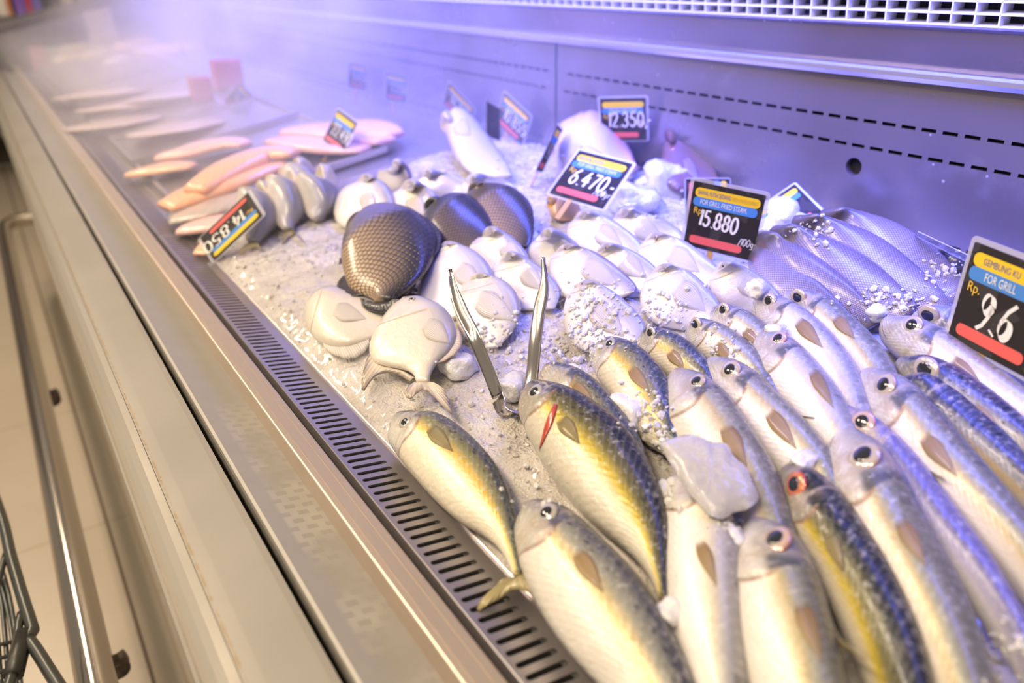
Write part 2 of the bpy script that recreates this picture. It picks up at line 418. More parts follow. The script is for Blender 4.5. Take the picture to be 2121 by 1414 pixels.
MI_DARK = m_iris('iris_grey', (.46, .44, .40), (.22, .2, .2))
M_BLOOD = plain('gill_blood', (.42, .05, .03), .25, 0., Coat_Weight=.8)

# ------------------------------------------------------------------ fish builder
def project_grid(bvh, pts, lift, toward=None):
    """drop a list of picture points on a fish's flank, along the sight line"""
    out = []; last = None
    for px, py in pts:
        r = ray(px, py).normalized()
        loc, nor, idx, d = bvh.ray_cast(EYE, r)
        if loc is None or d > 6: out.append(None)
        else:
            if nor.dot(r) > 0: nor = -nor
            out.append(loc+nor*lift); last = d
    good = [i for i, p in enumerate(out) if p is not None]
    if not good: return None
    for i, p in enumerate(out):
        if p is None:
            j = min(good, key=lambda g: abs(g-i)); dd = (out[j]-EYE).length
            out[i] = EYE+ray(*pts[i]).normalized()*dd
    return out
def fin_patch(name, bvh, root, tip, w0, w1, mat, parent, lift=.0015, bend=0., n=9, m=5, th=.0004):
    """a fin lying against the flank: root and tip in the picture, half widths"""
    r = Vector(root); t_ = Vector(tip); d = t_-r; q = Vector((-d.y, d.x)).normalized()
    pts = []; uv = []
    for i in range(n):
        a = i/(n-1)
        hw = w0*(.55+.45*a/.3) if a < .3 else w0*max(.04, 1-((a-.3)/.7)**1.5)
        c = r+d*a+q*bend*sin(pi*a)
        for j in range(m):
            b = j/(m-1)*2-1
            pts.append(tuple(c+q*hw*b)); uv.append((a, j/(m-1)))
    g = project_grid(bvh, pts, lift)
    if g is None: return None
    vs = []; 
    nrm = (EYE-g[0]).normalized()
    for i in range(n):
        for j in range(m):
            vs.append(g[i*m+j]+nrm*(lift*.8*sin(pi*j/(m-1))))
    k = len(vs); vs2 = vs+[v-nrm*th for v in vs]; fs = []
    for i in range(n-1):
        for j in range(m-1):
            a = i*m+j; fs.append((a, a+1, a+m+1, a+m)); fs.append((a+k, a+m+k, a+m+1+k, a+1+k))
    def side(a, b): fs.append((a, a+k, b+k, b))
    for j in range(m-1): side(j, j+1); side((n-1)*m+j+1, (n-1)*m+j)
    for i in range(n-1): side((i+1)*m, i*m); side(i*m+m-1, (i+1)*m+m-1)
    return mesh(name, vs2, fs, mat, parent, True, uv+uv)
def fan(name, base_a, base_b, tips, mat, parent, nrm, th=.0012):
    """a forked or rounded tail: root line a-b and edge points from lobe to lobe"""
    E_ = catmull(tips, 17); A = Vector(base_a); B = Vector(base_b)
    n = len(E_); m = 6; vs = []; uv = []
    for i in range(n):
        b = i/(n-1); p0 = A.lerp(B, b)
        for j in range(m):
            a = j/(m-1)
            vs.append(p0.lerp(E_[i], a)+nrm*(.0018*sin(b*26)*a*.5+.003*sin(pi*a))); uv.append((a, b))
    k = len(vs); vs2 = vs+[v-nrm*th for v in vs]; fs = []
    for i in range(n-1):
        for j in range(m-1):
            a = i*m+j; fs.append((a, a+1, a+m+1, a+m)); fs.append((a+k, a+m+k, a+m+1+k, a+1+k))
    for i in range(n-1):
        a, b = i*m+m-1, (i+1)*m+m-1; fs.append((a, a+k, b+k, b))
        a, b = (i+1)*m, i*m; fs.append((a, a+k, b+k, b))
    for j in range(m-1):
        fs.append((j+1, j+1+k, j+k, j)); a = (n-1)*m+j; fs.append((a, a+k, a+1+k, a+1))
    return mesh(name, vs2, fs, mat, parent, True, uv+uv)
def dome(name, c, nrm, r, h, mat, parent, stretch=None, n=20, m=6):
    nrm = nrm.normalized(); a = (stretch-nrm*stretch.dot(nrm)).normalized() if stretch else nrm.orthogonal().normalized()
    b = nrm.cross(a); vs = [c+nrm*h]; uv = [(0, 0)]; fs = []
    for j in range(1, m+1):
        t = j/m*pi/2*1.12
        for i in range(n):
            q = 2*pi*i/n
            vs.append(c+(a*cos(q)*(1.12 if stretch else 1)+b*sin(q))*r*sin(t)+nrm*h*cos(t)); uv.append((j/m, i/n))
    for i in range(n):
        fs.append((0, 1+i, 1+(i+1) % n))
        for j in range(m-1):
            p = 1+j*n; fs.append((p+i, p+n+i, p+n+(i+1) % n, p+(i+1) % n))
    fs.append(tuple(1+(m-1)*n+i for i in range(n-1, -1, -1)))
    return mesh(name, vs, fs, mat, parent, True, uv)

FL = 1.35
ALLB = []
def fish(name, label, cat, group, mat, snout, back, belly, hd=(.05, .04), hb=(.012, .010), thick=.42, eye=None, eye_r=None,
         iris=None, fin=None, finmat=None, tail=None, tailmat=None, tail_tips=None, gill=None, extend=True, prof='mackerel', dorsal=None, nst=44, h0=None):
    pb = catmull([snout]+list(back), nst); pv = catmull([snout]+list(belly), nst)
    B = []; V = []
    for i in range(nst):
        s = i/(nst-1); k = sstep(0, .12, s)
        hdi = hd[0]+(hd[1]-hd[0])*s; hbi = hb[0]+(hb[1]-hb[0])*s
        hm = h0 if h0 is not None else (hd[0]+hb[0])/2
        B.append(on(*pb[i], hm+(hdi-hm)*k)); V.append(on(*pv[i], hm+(hbi-hm)*k))
    wend = (B[-1]-V[-1]).length; wmax = max((b-v).length for b, v in zip(B, V))
    if extend and wend > .3*wmax:       # the part of the body past the frame edge narrows to a tail stalk
        ax = ((B[-1]+V[-1])/2-(B[-5]+V[-5])/2).normalized(); dv = (B[-1]-V[-1])/wend; c = (B[-1]+V[-1])/2
        ax.z = 0
        for q in range(1, 9):
            s = q/8; w = wend*(1-s)+.16*wmax*s; cc = c+ax*(wend*1.5*s)
            cc.z = min(cc.z, c.z)
            B.append(cc+dv*w/2); V.append(cc-dv*w/2)
    n = len(B); NR = 26
    ctr = [(b+v)/2 for b, v in zip(B, V)]
    half = [max((b-v).length/2, 1e-4) for b, v in zip(B, V)]
    L = [0]
    for a, b in zip(ctr, ctr[1:]): L.append(L[-1]+(b-a).length)
    us = [l/L[-1] for l in L]
    root = empty(name, ctr[n//2], label, cat, group)
    # where along the body does the head end
    if gill: gp = gill
    elif eye: gp = None
    ue = None
    if eye:
        ue = min(range(n), key=lambda i: (Vector(proj(ctr[i])[:2])-Vector(eye)).length)
    if gill:
        ug = us[min(range(n), key=lambda i: (Vector(proj(ctr[i])[:2])-Vector(gill)).length)]
    elif ue is not None: ug = min(.42, max(.13, us[ue]*2.35))
    else: ug = .25
    def uuv(u): return u/ug*.25 if u < ug else .25+(u-ug)/(1-ug)*.75
    vs = []; uv = []; fs = []; Ns = []
    for i in range(n):
        A = (ctr[min(i+1, n-1)]-ctr[max(i-1, 0)]).normalized()
        j = max(i, 2); D = (B[j]-V[j]); D = D.normalized()
        Nn = A.cross(D).normalized()
        if Nn.dot(EYE-ctr[i]) < 0: Nn = -Nn
        Ns.append(Nn); u = us[i]
        if prof == 'mackerel':
            tk = min(half[i]*1.05, wmax*.5*thick*2*(.18+.82*sqrt(min(1, u/.22)))*(1-.75*sstep(.35, 1., u)))
            tk *= 1+.06*sstep(ug-.05, ug-.01, u)*(1-sstep(ug, ug+.012, u))
        else:
            tk = min(half[i]*.8, wmax*.5*thick*(.10+.90*sqrt(min(1, u/.34)))*(1-.8*sstep(.34, 1., u)))
            tk *= 1+.06*sstep(ug-.05, ug-.01, u)*(1-sstep(ug, ug+.012, u))
        for k in range(NR):
            th = 2*pi*k/NR; d = cos(th); q = sin(th)
            nn = math.copysign(abs(q)**.82, q)
            vs.append(ctr[i]+D*half[i]*d+Nn*tk*nn); uv.append((uuv(u), (d+1)/2))
    for i in range(n-1):
        for k in range(NR):
            fs.append((i*NR+k, i*NR+(k+1) % NR, (i+1)*NR+(k+1) % NR, (i+1)*NR+k))
    fs.append(tuple(range(NR-1, -1, -1))); fs.append(tuple((n-1)*NR+k for k in range(NR)))
    body = mesh('body', vs, fs, mat, root, True, uv)
    bvh = BVHTree.FromPolygons(vs, fs)
    ppm = F/proj(ctr[n//3])[2]
    if eye:
        r_ = ray(*eye).normalized(); loc, nor, ix, dd = bvh.ray_cast(EYE, r_)
        if loc is not None:
            if nor.dot(r_) > 0: nor = -nor
            rr = (eye_r or 16)*dd/F
            nor = (nor*.7+Ns[ue]*.5).normalized()
            ax = (ctr[min(ue+3, n-1)]-ctr[max(ue-3, 0)]).normalized()
            e = dome('eye', loc-nor*rr*.06, nor, rr*1.06, rr*.30, iris or MI_PALE, root, ax)
            dome('pupil', loc+nor*rr*.165, nor, rr*.60, rr*.12, M_PUPIL, e, ax, 16, 5)
    if fin is not False:
        if fin is None:
            i0 = min(range(n), key=lambda i: abs(us[i]-(ug+.02))); i1 = min(range(n), key=lambda i: abs(us[i]-(ug+.20)))
            a = proj(ctr[i0]+(B[i0]-V[i0])*.08); b = proj(ctr[i1]+(B[i1]-V[i1])*.12)
            fin = (a[:2], b[:2], half[i0]*ppm*.30, half[i0]*ppm*.10)
        fin_patch('pectoral_fin', bvh, fin[0], (fin[0][0]+(fin[1][0]-fin[0][0])*FL, fin[0][1]+(fin[1][1]-fin[0][1])*FL), fin[2]*(1. if prof == 'mackerel' else 1.5), fin[3]*.35, finmat or MF_TAN, root, .0007, bend=fin[4] if len(fin) > 4 else 0.)
    if tail is not False:
        A = (ctr[-1]-ctr[-4]).normalized(); D = (B[-1]-V[-1]).normalized()
        a, b = B[-1], V[-1]
        if tail_tips:
            tips = [on(x, y, h) for x, y, h in tail_tips]
        else:
            s = wmax*.5; c = ctr[-1]; A2 = Vector((A.x, A.y, min(A.z, 0)*.3))
            D2 = D
            tips = [c+A2*s*1.05+D2*s*.8, c+A2*s*.75+D2*s*.35, c+A2*s*.55, c+A2*s*.75-D2*s*.35, c+A2*s*1.05-D2*s*.8]
        fan('tail_fin', a, b, tips, tailmat or MF_OLIVE, root, Ns[-1])
    if dorsal:        # (u0, u1, height factor, side): a fin standing on the back or belly edge
        for k, (u0, u1, hf, sd, nm) in enumerate(dorsal):
            src = B if sd > 0 else V; idx = [i for i in range(n) if u0 <= us[i] <= u1]
            g = []; uvs = []; ff = []; rows = 4; J = len(idx)
            for jj, i in enumerate(idx):
                Dv = (B[i]-V[i]).normalized()*sd; a = jj/max(J-1, 1)
                hh = wmax*hf*(sin(pi*min(1, a*1.0+.06))**.6 if hf > 0 else 0)
                Av = (ctr[min(i+1, n-1)]-ctr[max(i-1, 0)]).normalized()
                for q in range(rows):
                    s = q/(rows-1)
                    g.append(src[i]-Dv*.002+(Dv*.85+Av*.5)*hh*s+Ns[i]*.001*sin(jj*1.9)*s); uvs.append((s, a*1.5))
            K = len(g); g2 = g+[p-Ns[idx[0]]*.001 for p in g]
            for jj in range(J-1):
                for q in range(rows-1):
                    a = jj*rows+q; ff.append((a, a+1, a+rows+1, a+rows)); ff.append((a+K, a+rows+K, a+rows+1+K, a+1+K))
            for jj in range(J-1):
                a = jj*rows+rows-1; ff.append((a, a+K, a+rows+K, a+rows))
            mesh(nm, g2, ff, tailmat or finmat or MF_OLIVE, root, True, uvs+uvs)
    ALLB.append(bvh)
    return root, bvh
# ------------------------------------------------------------------ settings tuned against the photograph
S15 = ((.8139,.6897,.9914), (.4428,-.892,-.0903), (.0074,-.0971,.9952), .1, .0963)
S64 = ((.7746,.9347,1.0083), (.3397,-.935,-.1018), (.8048,.233,.5459), .1, .098)
MIST, P_WARM, P_AISLE, P_BLUE, P_AMB, EXPO = 3.2, 40., 38., 72., .32, .1
P_WALL = 19.
# ------------------------------------------------------------------ shop floor and counter
XW = 1.08                       # back wall of the case
Y0, Y1 = -.45, 5.3             # the run of the counter that could come into view
def structure(o, label=None, cat=None): return meta(o, label, cat, None, 'structure')
fl = MB(); fl.box((-4, -2.5, -.04), (.7, 9, 0)); structure(fl.build('floor', m_floor()), 'pale beige square floor tiles beside the counter', 'floor')
m = MB(); m.box((-.033, -2.4, 0), (-.026, 8.9, .0015)); structure(m.build('trim_1', plain('groove_brown', (.10,.07,.045), .6)), 'dark brown groove in the floor along the counter', 'trim')
ct = empty('display_counter', (.6, 2.0, 0), 'long cream and steel refrigerated seafood display counter', 'counter')
c = MB(); c.extrude_profile([(.038,0),(.04,.70),(.27,.70),(.27,.79),(1.2,.79),(1.2,0)], Y0, Y1); c.build('base_cabinet', plain('cabinet_cream', (.52,.47,.40), .35), ct)
# cream bumper top with a rounded chrome nose on the shopper's side
b = MB(); b.extrude_profile([(.0455,.8352),(.06,.8368),(.10,.840),(.1065,.8395),(.1070,.835),(.1060,.78),(.0455,.78)], Y0, Y1); b.build('bumper_top', M_BUMP, ct)
nose = [(.045,.8345),(.037,.8335),(.030,.829),(.0245,.823),(.021,.815),(.0195,.806),(.0195,.796),(.022,.792),(.022,.772),(.018,.768),(.018,.757),(.022,.752),(.024,.735),(.036,.735),(.045,.735)]
b = MB(); b.extrude_profile(nose, Y0, Y1); b.build('bumper_nose', M_CHROME, ct)
b = MB(); b.box((.026, Y0, .70), (.040, Y1, .735)); b.build('kick_strip', plain('strip_brown', (.30,.22,.14), .5), ct)
b = MB(); b.extrude_profile([(.1058,.77),(.1058,.800),(.1152,.800),(.1152,.77)], Y0, Y1); b.build('drain_gap', m_green(), ct)
b = MB(); b.extrude_profile([(.1150,.78),(.1148,.833),(.1158,.8385),(.119,.8398),(.1225,.8388),(.1745,.8255),(.1745,.78)], Y0, Y1); b.build('inner_ledge', M_INNER, ct)
rimp = [(.1745,.78),(.1745,.853),(.1752,.8548),(.1765,.8555),(.181,.8556),(.1812,.8548),(.1820,.8548),(.1822,.8556),(.193,.8553),(.1932,.8546),(.194,.8546),(.1942,.8553),(.2010,.8551),(.2022,.8545),(.2028,.853),(.2028,.78)]
b = MB(); b.extrude_profile(rimp, Y0, Y1); b.build('front_rim', M_RIM, ct)
b = MB(); b.extrude_profile([(.2028,.78),(.2028,.8395),(.2125,.8385),(.2125,.78)], Y0, Y1); b.build('rim_gap', m_grit(), ct)
b = MB(); b.box((.2125, Y0, .79), (.275, Y1, .80)); b.build('drain_trough', M_DARKSLOT, ct)
# drain grilles: long steel strips with rounded slots, two lengths meeting at y = 1.60
BETA = math.radians(-10.9); EX = Vector((cos(BETA), 0, sin(BETA))); EZ = Vector((-sin(BETA), 0, cos(BETA)))
O = Vector((.217, 0, .85)); PITCH = .01328
def drain(ya, yb, label):
    m = MB(); w0, w1 = -.0050, .0545      # strip edges measured from the slot's left end
    sl, rs = .0395, .0029; th = .0022
    def P(a, y, z=0.): return O+EX*a+Vector((0, y, 0))+EZ*z
    ncell = int((yb-ya-.012)/PITCH); ys = ya+(yb-ya-ncell*PITCH)/2
    NA = 6
    st = []
    for q in range(NA+1): t = pi/2+pi*q/NA; st.append((rs+rs*cos(t), rs*sin(t)))
    for q in range(NA+1): t = -pi/2+pi*q/NA; st.append((sl-rs+rs*cos(t), rs*sin(t)))
    def outer(x, y):
        if x < sl*.5: return (w0, y/rs*PITCH/2) if abs(y) < rs*.999 and x < rs*.9 else (x*0+(rs if x > rs*.5 else w0), math.copysign(PITCH/2, y))
        return (w1, y/rs*PITCH/2) if abs(y) < rs*.999 and x > sl-rs*.9 else ((sl-rs if x < sl-rs*.5 else w1), math.copysign(PITCH/2, y))
    n = len(st)
    for k in range(ncell):
        yc = ys+PITCH*(k+.5)
        vs = [P(x, yc+y) for x, y in st]+[P(*(lambda o: (o[0], yc+o[1]))(outer(x, y))) for x, y in st]+[P(x, yc+y, -th) for x, y in st]
        corner = [P(w0, yc+PITCH/2), P(w0, yc-PITCH/2), P(w1, yc-PITCH/2), P(w1, yc+PITCH/2)]
        fs = []
        for i in range(n):
            j = (i+1) % n
            fs.append((i, j, j+n, i+n)); fs.append((j, i, i+2*n, j+2*n))
        b = len(vs); vs += corner
        fs += [(n+0, n+1, b), (n+NA-1, n+NA, b+1), (n+NA+1, n+NA+2, b+2), (n+2*NA, n+2*NA+1, b+3)]
        m.add(vs, fs)
    for (a, d) in ((ya, ys), (ys+ncell*PITCH, yb)):
        if d-a > 1e-4: m.add([P(w0, a), P(w1, a), P(w1, d), P(w0, d)], [(0, 1, 2, 3)])
    # folded lips on both long sides
    for a0, a1, z1 in ((w0, w0-.0016, .0026), (w1, w1+.0022, .0030)):
        s = 1 if a1 > a0 else -1
        prof = [(a0, -.006), (a0, z1*.7), ((a0+a1)/2, z1), (a1, z1*.6), (a1, -.012)]
        vs = [P(x, y, z) for y in (ya, yb) for x, z in prof]; q = len(prof)
        m.add(vs, [(i, i+1, i+1+q, i+q) for i in range(q-1)])
    o = m.build('drain_grille', M_GRILLE)
    return meta(o, label, 'drain grille', 'drain grilles along the counter front')
drain(-.40, 1.598, 'near steel drain grille, slotted, running beside the crushed ice')
drain(1.602, 5.2, 'far steel drain grille, misted over, running beside the fillet trays')
# back wall: two steel sheets with punched dashes, a lip, and the sheet above
def plate(ya, yb, z0, z1, rows, hole=None):
    """steel sheet in the plane x=XW with rectangular punched slots; rows: (z, first, pitch, length, count, height)"""
    m = MB(); zs = z0
    def quad(y0, y1, a, b_): m.add([(XW, y0, a), (XW, y1, a), (XW, y1, b_), (XW, y0, b_)], [(0, 1, 2, 3)])
    bands = []
    for (z, first, pitch, ln, cnt, h) in sorted(rows):
        bands.append((z-h/2, z+h/2, first, pitch, ln, cnt))
    def full(a, b_):
        if hole and a < hole[1] < b_:
            hy, hz, hr = hole; s = hr*1.6
            quad(ya, yb, a, hz-s); quad(ya, yb, hz+s, b_); quad(ya, hy-s, hz-s, hz+s); quad(hy+s, yb, hz-s, hz+s)
            N = 32; vi = []; vo = []; vd = []
            for i in range(N):
                t = 2*pi*i/N; cy, cz = cos(t), sin(t); k = s/max(abs(cy), abs(cz))
                vi.append((XW, hy+hr*cy, hz+hr*cz)); vo.append((XW, hy+k*cy, hz+k*cz)); vd.append((XW+.03, hy+hr*cy, hz+hr*cz))
            fs = []
            for i in range(N):
                j = (i+1) % N; fs += [(i, j, N+j, N+i), (j, i, 2*N+i, 2*N+j)]
            m.add(vi+vo+vd, fs)
        else: quad(ya, yb, a, b_)
    for (a, b_, first, pitch, ln, cnt) in bands:
        full(zs, a); y = ya
        for i in range(cnt):
            s = first+pitch*i
            if s-ln/2 < ya+.01 or s+ln/2 > yb-.01: continue
            quad(y, s-ln/2, a, b_); y = s+ln/2
            for (p, q) in (((XW, s-ln/2, a), (XW, s+ln/2, a)), ((XW, s+ln/2, b_), (XW, s-ln/2, b_))):
                m.add([p, q, (XW+.006, q[1], q[2]), (XW+.006, p[1], p[2])], [(0, 1, 2, 3)])
        quad(y, yb, a, b_); zs = b_
    full(zs, z1)
    return m
zu, zl, z3 = [EYE.z+(z-EYE.z)*XW for z in (1.1172, 1.0822, .976)]
zled = EYE.z+(1.186-EYE.z)*XW
pt = .0278*XW
h_ = atx(1768, 345, XW)
YS = 1.435
rows = lambda y0, c_: [(zu, y0, pt, pt*.70, c_, .0052), (zl, y0+.012, pt, pt*.70, c_, .0052), (z3, y0+.02, pt, pt*.70, c_, .0052)]
yfirst = .9729*XW-pt*40
near_ = plate(Y0, YS-.0035, .79, zled-.004, rows(yfirst, 80), (h_.y, h_.z, .0135))
near_.build('back_panel', M_WALL, ct)
plate(YS+.0035, Y1, .79, zled-.004, rows(YS+.04, 110)).build('back_panel', M_WALL, ct)
b = MB(); b.box((XW+.012, Y0, .79), (XW+.03, Y1, 1.6)); b.build('back_void', M_DARKSLOT, ct)
b = MB(); b.extrude_profile([(XW+.005, zled-.014), (XW-.010, zled-.012), (XW-.0125, zled-.006), (XW-.012, zled), (XW-.008, zled+.0035), (XW+.005, zled+.004)], Y0, Y1); b.build('panel_lip', plain('lip_steel', (.62,.60,.64), .26, .9), ct)
zg = EYE.z+(1.241-EYE.z)*XW
b = MB(); b.extrude_profile([(XW+.005, zled+.004), (XW+.002, zled+.004), (XW-.010, zg-.004), (XW-.016, zg), (XW-.010, zg+.004), (XW+.005, zg+.004)], Y0, Y1); b.build('upper_panel', M_WALL, ct)
# egg-crate air outlet above it
m = MB(); g0 = Vector((XW-.012, 0, zg+.003)); gu = Vector((-.12, 0, 1)).normalized(); gd = Vector((1, 0, .12)).normalized()
cy, cz = .0282*XW, .0148; ng = int((Y1-.3-.05)/cy); nr = 7
for i in range(ng+1):
    y = .05+cy*i
    m.obox(g0+Vector((0, y, 0))+gu*(cz*nr/2)+gd*.014, gd*.014, Vector((0, .0010, 0)), gu*(cz*nr/2))
for j in range(nr+1):
    m.obox(g0+Vector((0, (.05+ng*cy+.05)/2, 0))+gu*(cz*j)+gd*.014, gd*.014, Vector((0, ng*cy/2, 0)), gu*.0011)
meta(m.build('air_grille', plain('grille_white', (.78,.78,.80), .4)), 'white egg-crate air outlet above the steel back wall', 'air grille')
b = MB(); b.box((XW+.02, Y0, zg+.006), (XW+.04, Y1, zg+.16)); b.build('air_duct', plain('duct_grey', (.22,.22,.26), .6), ct)
# end glass with a dark sloping top edge, closing the counter
yE = 5.27
a_ = aty(-20, 62, yE); d_ = aty(255, -8, yE); sl_ = (d_.z-a_.z)/(d_.x-a_.x)
zt = lambda x: a_.z+sl_*(x-a_.x)
gl = NT('end_glass'); tr = gl.n('ShaderNodeBsdfTransparent', None, Color=(.93,.95,.95)); gs = gl.n('ShaderNodeBsdfGlossy', None, Roughness=.05)
mx = gl.n('ShaderNodeMixShader', None, Fac=.12); gl.t.links.new(tr.outputs[0], mx.inputs[1]); gl.t.links.new(gs.outputs[0], mx.inputs[2]); gl.t.links.new(mx.outputs[0], gl.out.inputs[0])
eg = empty('end_glass', (.6, yE, .85), 'clear end glass with dark sloping top edge behind the mist', 'glass panel')
m = MB(); xa, xb = .06, XW-.02
m.add([(xa, yE, .84), (xb, yE, .84), (xb, yE, zt(xb)), (xa, yE, zt(xa)), (xa, yE+.008, .84), (xb, yE+.008, .84), (xb, yE+.008, zt(xb)), (xa, yE+.008, zt(xa))],
      [(0,1,2,3),(7,6,5,4),(0,4,5,1),(1,5,6,2),(2,6,7,3),(3,7,4,0)]); m.build('pane', gl.m, eg)
m = MB(); m.tube([(xa, yE+.004, zt(xa)), (xb, yE+.004, zt(xb))], .034, 10); m.build('edge_trim', plain('trim_dark', (.035,.03,.03), .5), eg)

# handrail
hr = empty('bumper_rail', (-.103, 1.5, .35), 'polished steel bumper rail running low along the counter', 'rail')
zr = .35; ra = atz(195, 1390, zr); rb = atz(8, 480, zr); rd = (rb-ra).normalized()
ra2 = ra-rd*1.2; end = rb
m = MB(); pts = [ra2.lerp(end, i/14) for i in range(15)]
pts += [end+rd*.09+Vector((.012, 0, 0)), end+rd*.14+Vector((.045, 0, 0)), end+rd*.15+Vector((.10, 0, 0)), end+rd*.15+Vector((.17, 0, 0))]
m.tube(pts, .0285, 20); m.build('tube', plain('rail_steel', (.50,.455,.40), .16, 1.), hr, True)
for (px, py) in ((100, 800), (236, 1345)):
    p = atz(px, py, zr-.01); m = MB(); yb_ = p.y
    xr = ra.x+(rb.x-ra.x)*(yb_-ra.y)/(rb.y-ra.y)
    m.tube([(xr, yb_, zr-.015), (xr+.014, yb_, zr-.030), (xr+.032, yb_, zr-.034), (xr+.045, yb_, zr-.03)], .011, 10)
    m.tube([(xr+.028, yb_-.006, zr-.05), (xr+.028, yb_+.006, zr-.05)], .019, 14)
    m.build('bracket', plain('bracket_dark', (.10,.08,.07), .35, .8), hr, True)
# shopping trolley at the lower left
M_CART = plain('trolley_wire', (.10,.105,.10), .32, .8)
sc_ = empty('shopping_trolley', (-.30, .9, 0), 'dark wire shopping trolley at the lower left corner, beside the rail', 'trolley')
zc = .50
def cp(x, y, z=zc): return atz(x, y, z)
m = MB(); m.tube(catmull([cp(-60, 900), cp(0, 1062), cp(22, 1150), cp(48, 1240), cp(67, 1300), cp(70, 1322), cp(52, 1330)], 24), .0085, 10)
m.tube(catmull([cp(55, 1318), cp(75, 1345), cp(100, 1385), cp(125, 1425), cp(180, 1520)], 12), .0085, 10)
m.tube(catmull([cp(50, 1316), cp(38, 1360), cp(25, 1400), cp(10, 1450)], 10), .0075, 10); m.build('frame', M_CART, sc_, True)
for k, (p, q, r_) in enumerate([((12,1145),(-12,1240),.005),((8,1150),(0,1170),.005)]): pass
m = MB()
for x0, x1, x2, x3 in ((-8, 8, 24, 34), (-20, 0, 10, 20), (-34, -16, -6, 4), (4, 18, 32, 45)):
    m.tube(catmull([cp(x0, 1180, zc-.02), cp(x1, 1230, zc-.05), cp(x2, 1310, zc-.08), cp(x3, 1440, zc-.10)], 14), .0035, 8)
for y in (1330, 1358, 1386):
    m.tube([cp(-60, y+20, zc-.08), cp(30, y-3, zc-.08)], .003, 8)
m.tube(catmull([cp(12, 1147), cp(0, 1190), cp(-15, 1250)], 8), .005, 8); m.tube(catmull([cp(44, 1270), cp(38, 1300), cp(34, 1345)], 8), .006, 8)
m.build('wire_basket', M_CART, sc_, True)
m = MB(); p_, q_ = cp(50, 1312), cp(28, 1398); m.tube([p_, q_], .012, 12); m.build('hinge_sleeve', plain('sleeve_dark', (.05,.05,.045), .4, .6), sc_, True)
for x, y in ((-.36, .6), (-.36, 1.25)):
    m = MB(); m.tube([(x, y, .05), (x, y, zc-.1)], .009, 8); m.build('leg', M_CART, sc_, True)
    m = MB(); m.tube([(x-.012, y, .05), (x+.012, y, .05)], .05, 18); m.build('wheel', plain('wheel_rubber', (.05,.05,.05), .6), sc_, True)
m = MB(); m.tube([(-.36, .6, zc-.1), (-.36, 1.25, zc-.1), (-.30, 1.0, zc-.09)], .008, 8); m.build('under_frame', M_CART, sc_, True)

# ------------------------------------------------------------------ crushed ice
def icez(x, y):
    z = zbed(x)
    p = Vector((x, y, 0))
    z += .006*noise.noise(p*9)+.0045*noise.noise(p*27)+.0032*noise.noise(p*75)+.0016*noise.noise(p*190)
    z += .010*sstep(.62, .9, x)*noise.noise(p*13+Vector((4, 7, 0)))
    edge = sstep(.2725, .30, x); far = 1-sstep(1.40, 1.60, y-.25*(x-.3))
    return .838+(z-.838)*(.25+.75*edge)*1. if far > .99 else .838+(z-.838)*(.25+.75*edge)*(.35+.65*far)
def m_icebed():
    xs = [.2712+(XW-.274)*i/210 for i in range(211)]; ys = []
    y = -.35
    while y < 1.78: ys.append(y); y += .0034 if .2 < y < 1.1 else .006
    vs = [(x, y, icez(x, y)) for y in ys for x in xs]; nx = len(xs); fs = []
    for j in range(len(ys)-1):
        for i in range(nx-1): a = j*nx+i; fs.append((a, a+1, a+nx+1, a+nx))
    b = len(vs)
    # close the block underneath so that it is solid
    ring = [i for i in range(nx)]+[j*nx+nx-1 for j in range(1, len(ys))]+[(len(ys)-1)*nx+i for i in range(nx-2, -1, -1)]+[j*nx for j in range(len(ys)-2, 0, -1)]
    vs += [(vs[i][0], vs[i][1], .802) for i in ring]; k = len(ring)
    fs += [(ring[i], b+i, b+(i+1) % k, ring[(i+1) % k]) for i in range(k)]
    return mesh('crushed_ice', vs, fs, M_ICE, None, True)
meta(m_icebed(), 'bed of melting crushed ice under the fish', 'ice', None, 'stuff')
ICO = bmesh.new(); bmesh.ops.create_icosphere(ICO, subdivisions=1, radius=1); IV = [v.co.copy() for v in ICO.verts]; IF = [tuple(v.index for v in f.verts) for f in ICO.faces]; ICO.free()
ICO = bmesh.new(); bmesh.ops.create_icosphere(ICO, subdivisions=3, radius=1); IV3 = [v.co.copy() for v in ICO.verts]; IF3 = [tuple(v.index for v in f.verts) for f in ICO.faces]; ICO.free()
def nug(m, c, r, rng):
    ax = [rng.uniform(.4, 1.4)*r for _ in range(3)]; rot = Matrix.Rotation(rng.uniform(0, 6.28), 3, Vector((rng.uniform(-1,1), rng.uniform(-1,1), rng.uniform(-1,1))).normalized())
    m.add([Vector(c)+rot @ Vector((v.x*ax[0]*rng.uniform(.8,1.15), v.y*ax[1]*rng.uniform(.8,1.15), v.z*ax[2]*rng.uniform(.8,1.15))) for v in IV], IF)
rng = random.Random(3)
m = MB(); m2 = MB()
for k in range(9000):
    x = rng.uniform(.275, XW-.01); y = rng.uniform(-.1, 1.5)
    w = .35+.65*sstep(-.3, .4, noise.noise(Vector((x*7, y*7, 3))))
    if rng.random() > w: continue
    r = rng.choice((.0012, .0016, .002, .0026, .0038))*rng.uniform(.8, 1.2)
    nug(m if rng.random() < .72 else m2, (x, y, icez(x, y)+r*.25), r, rng)
meta(m.build('ice_crumbs', M_ICE), 'white crumbs of crushed ice scattered over the ice bed', 'ice', None, 'stuff')
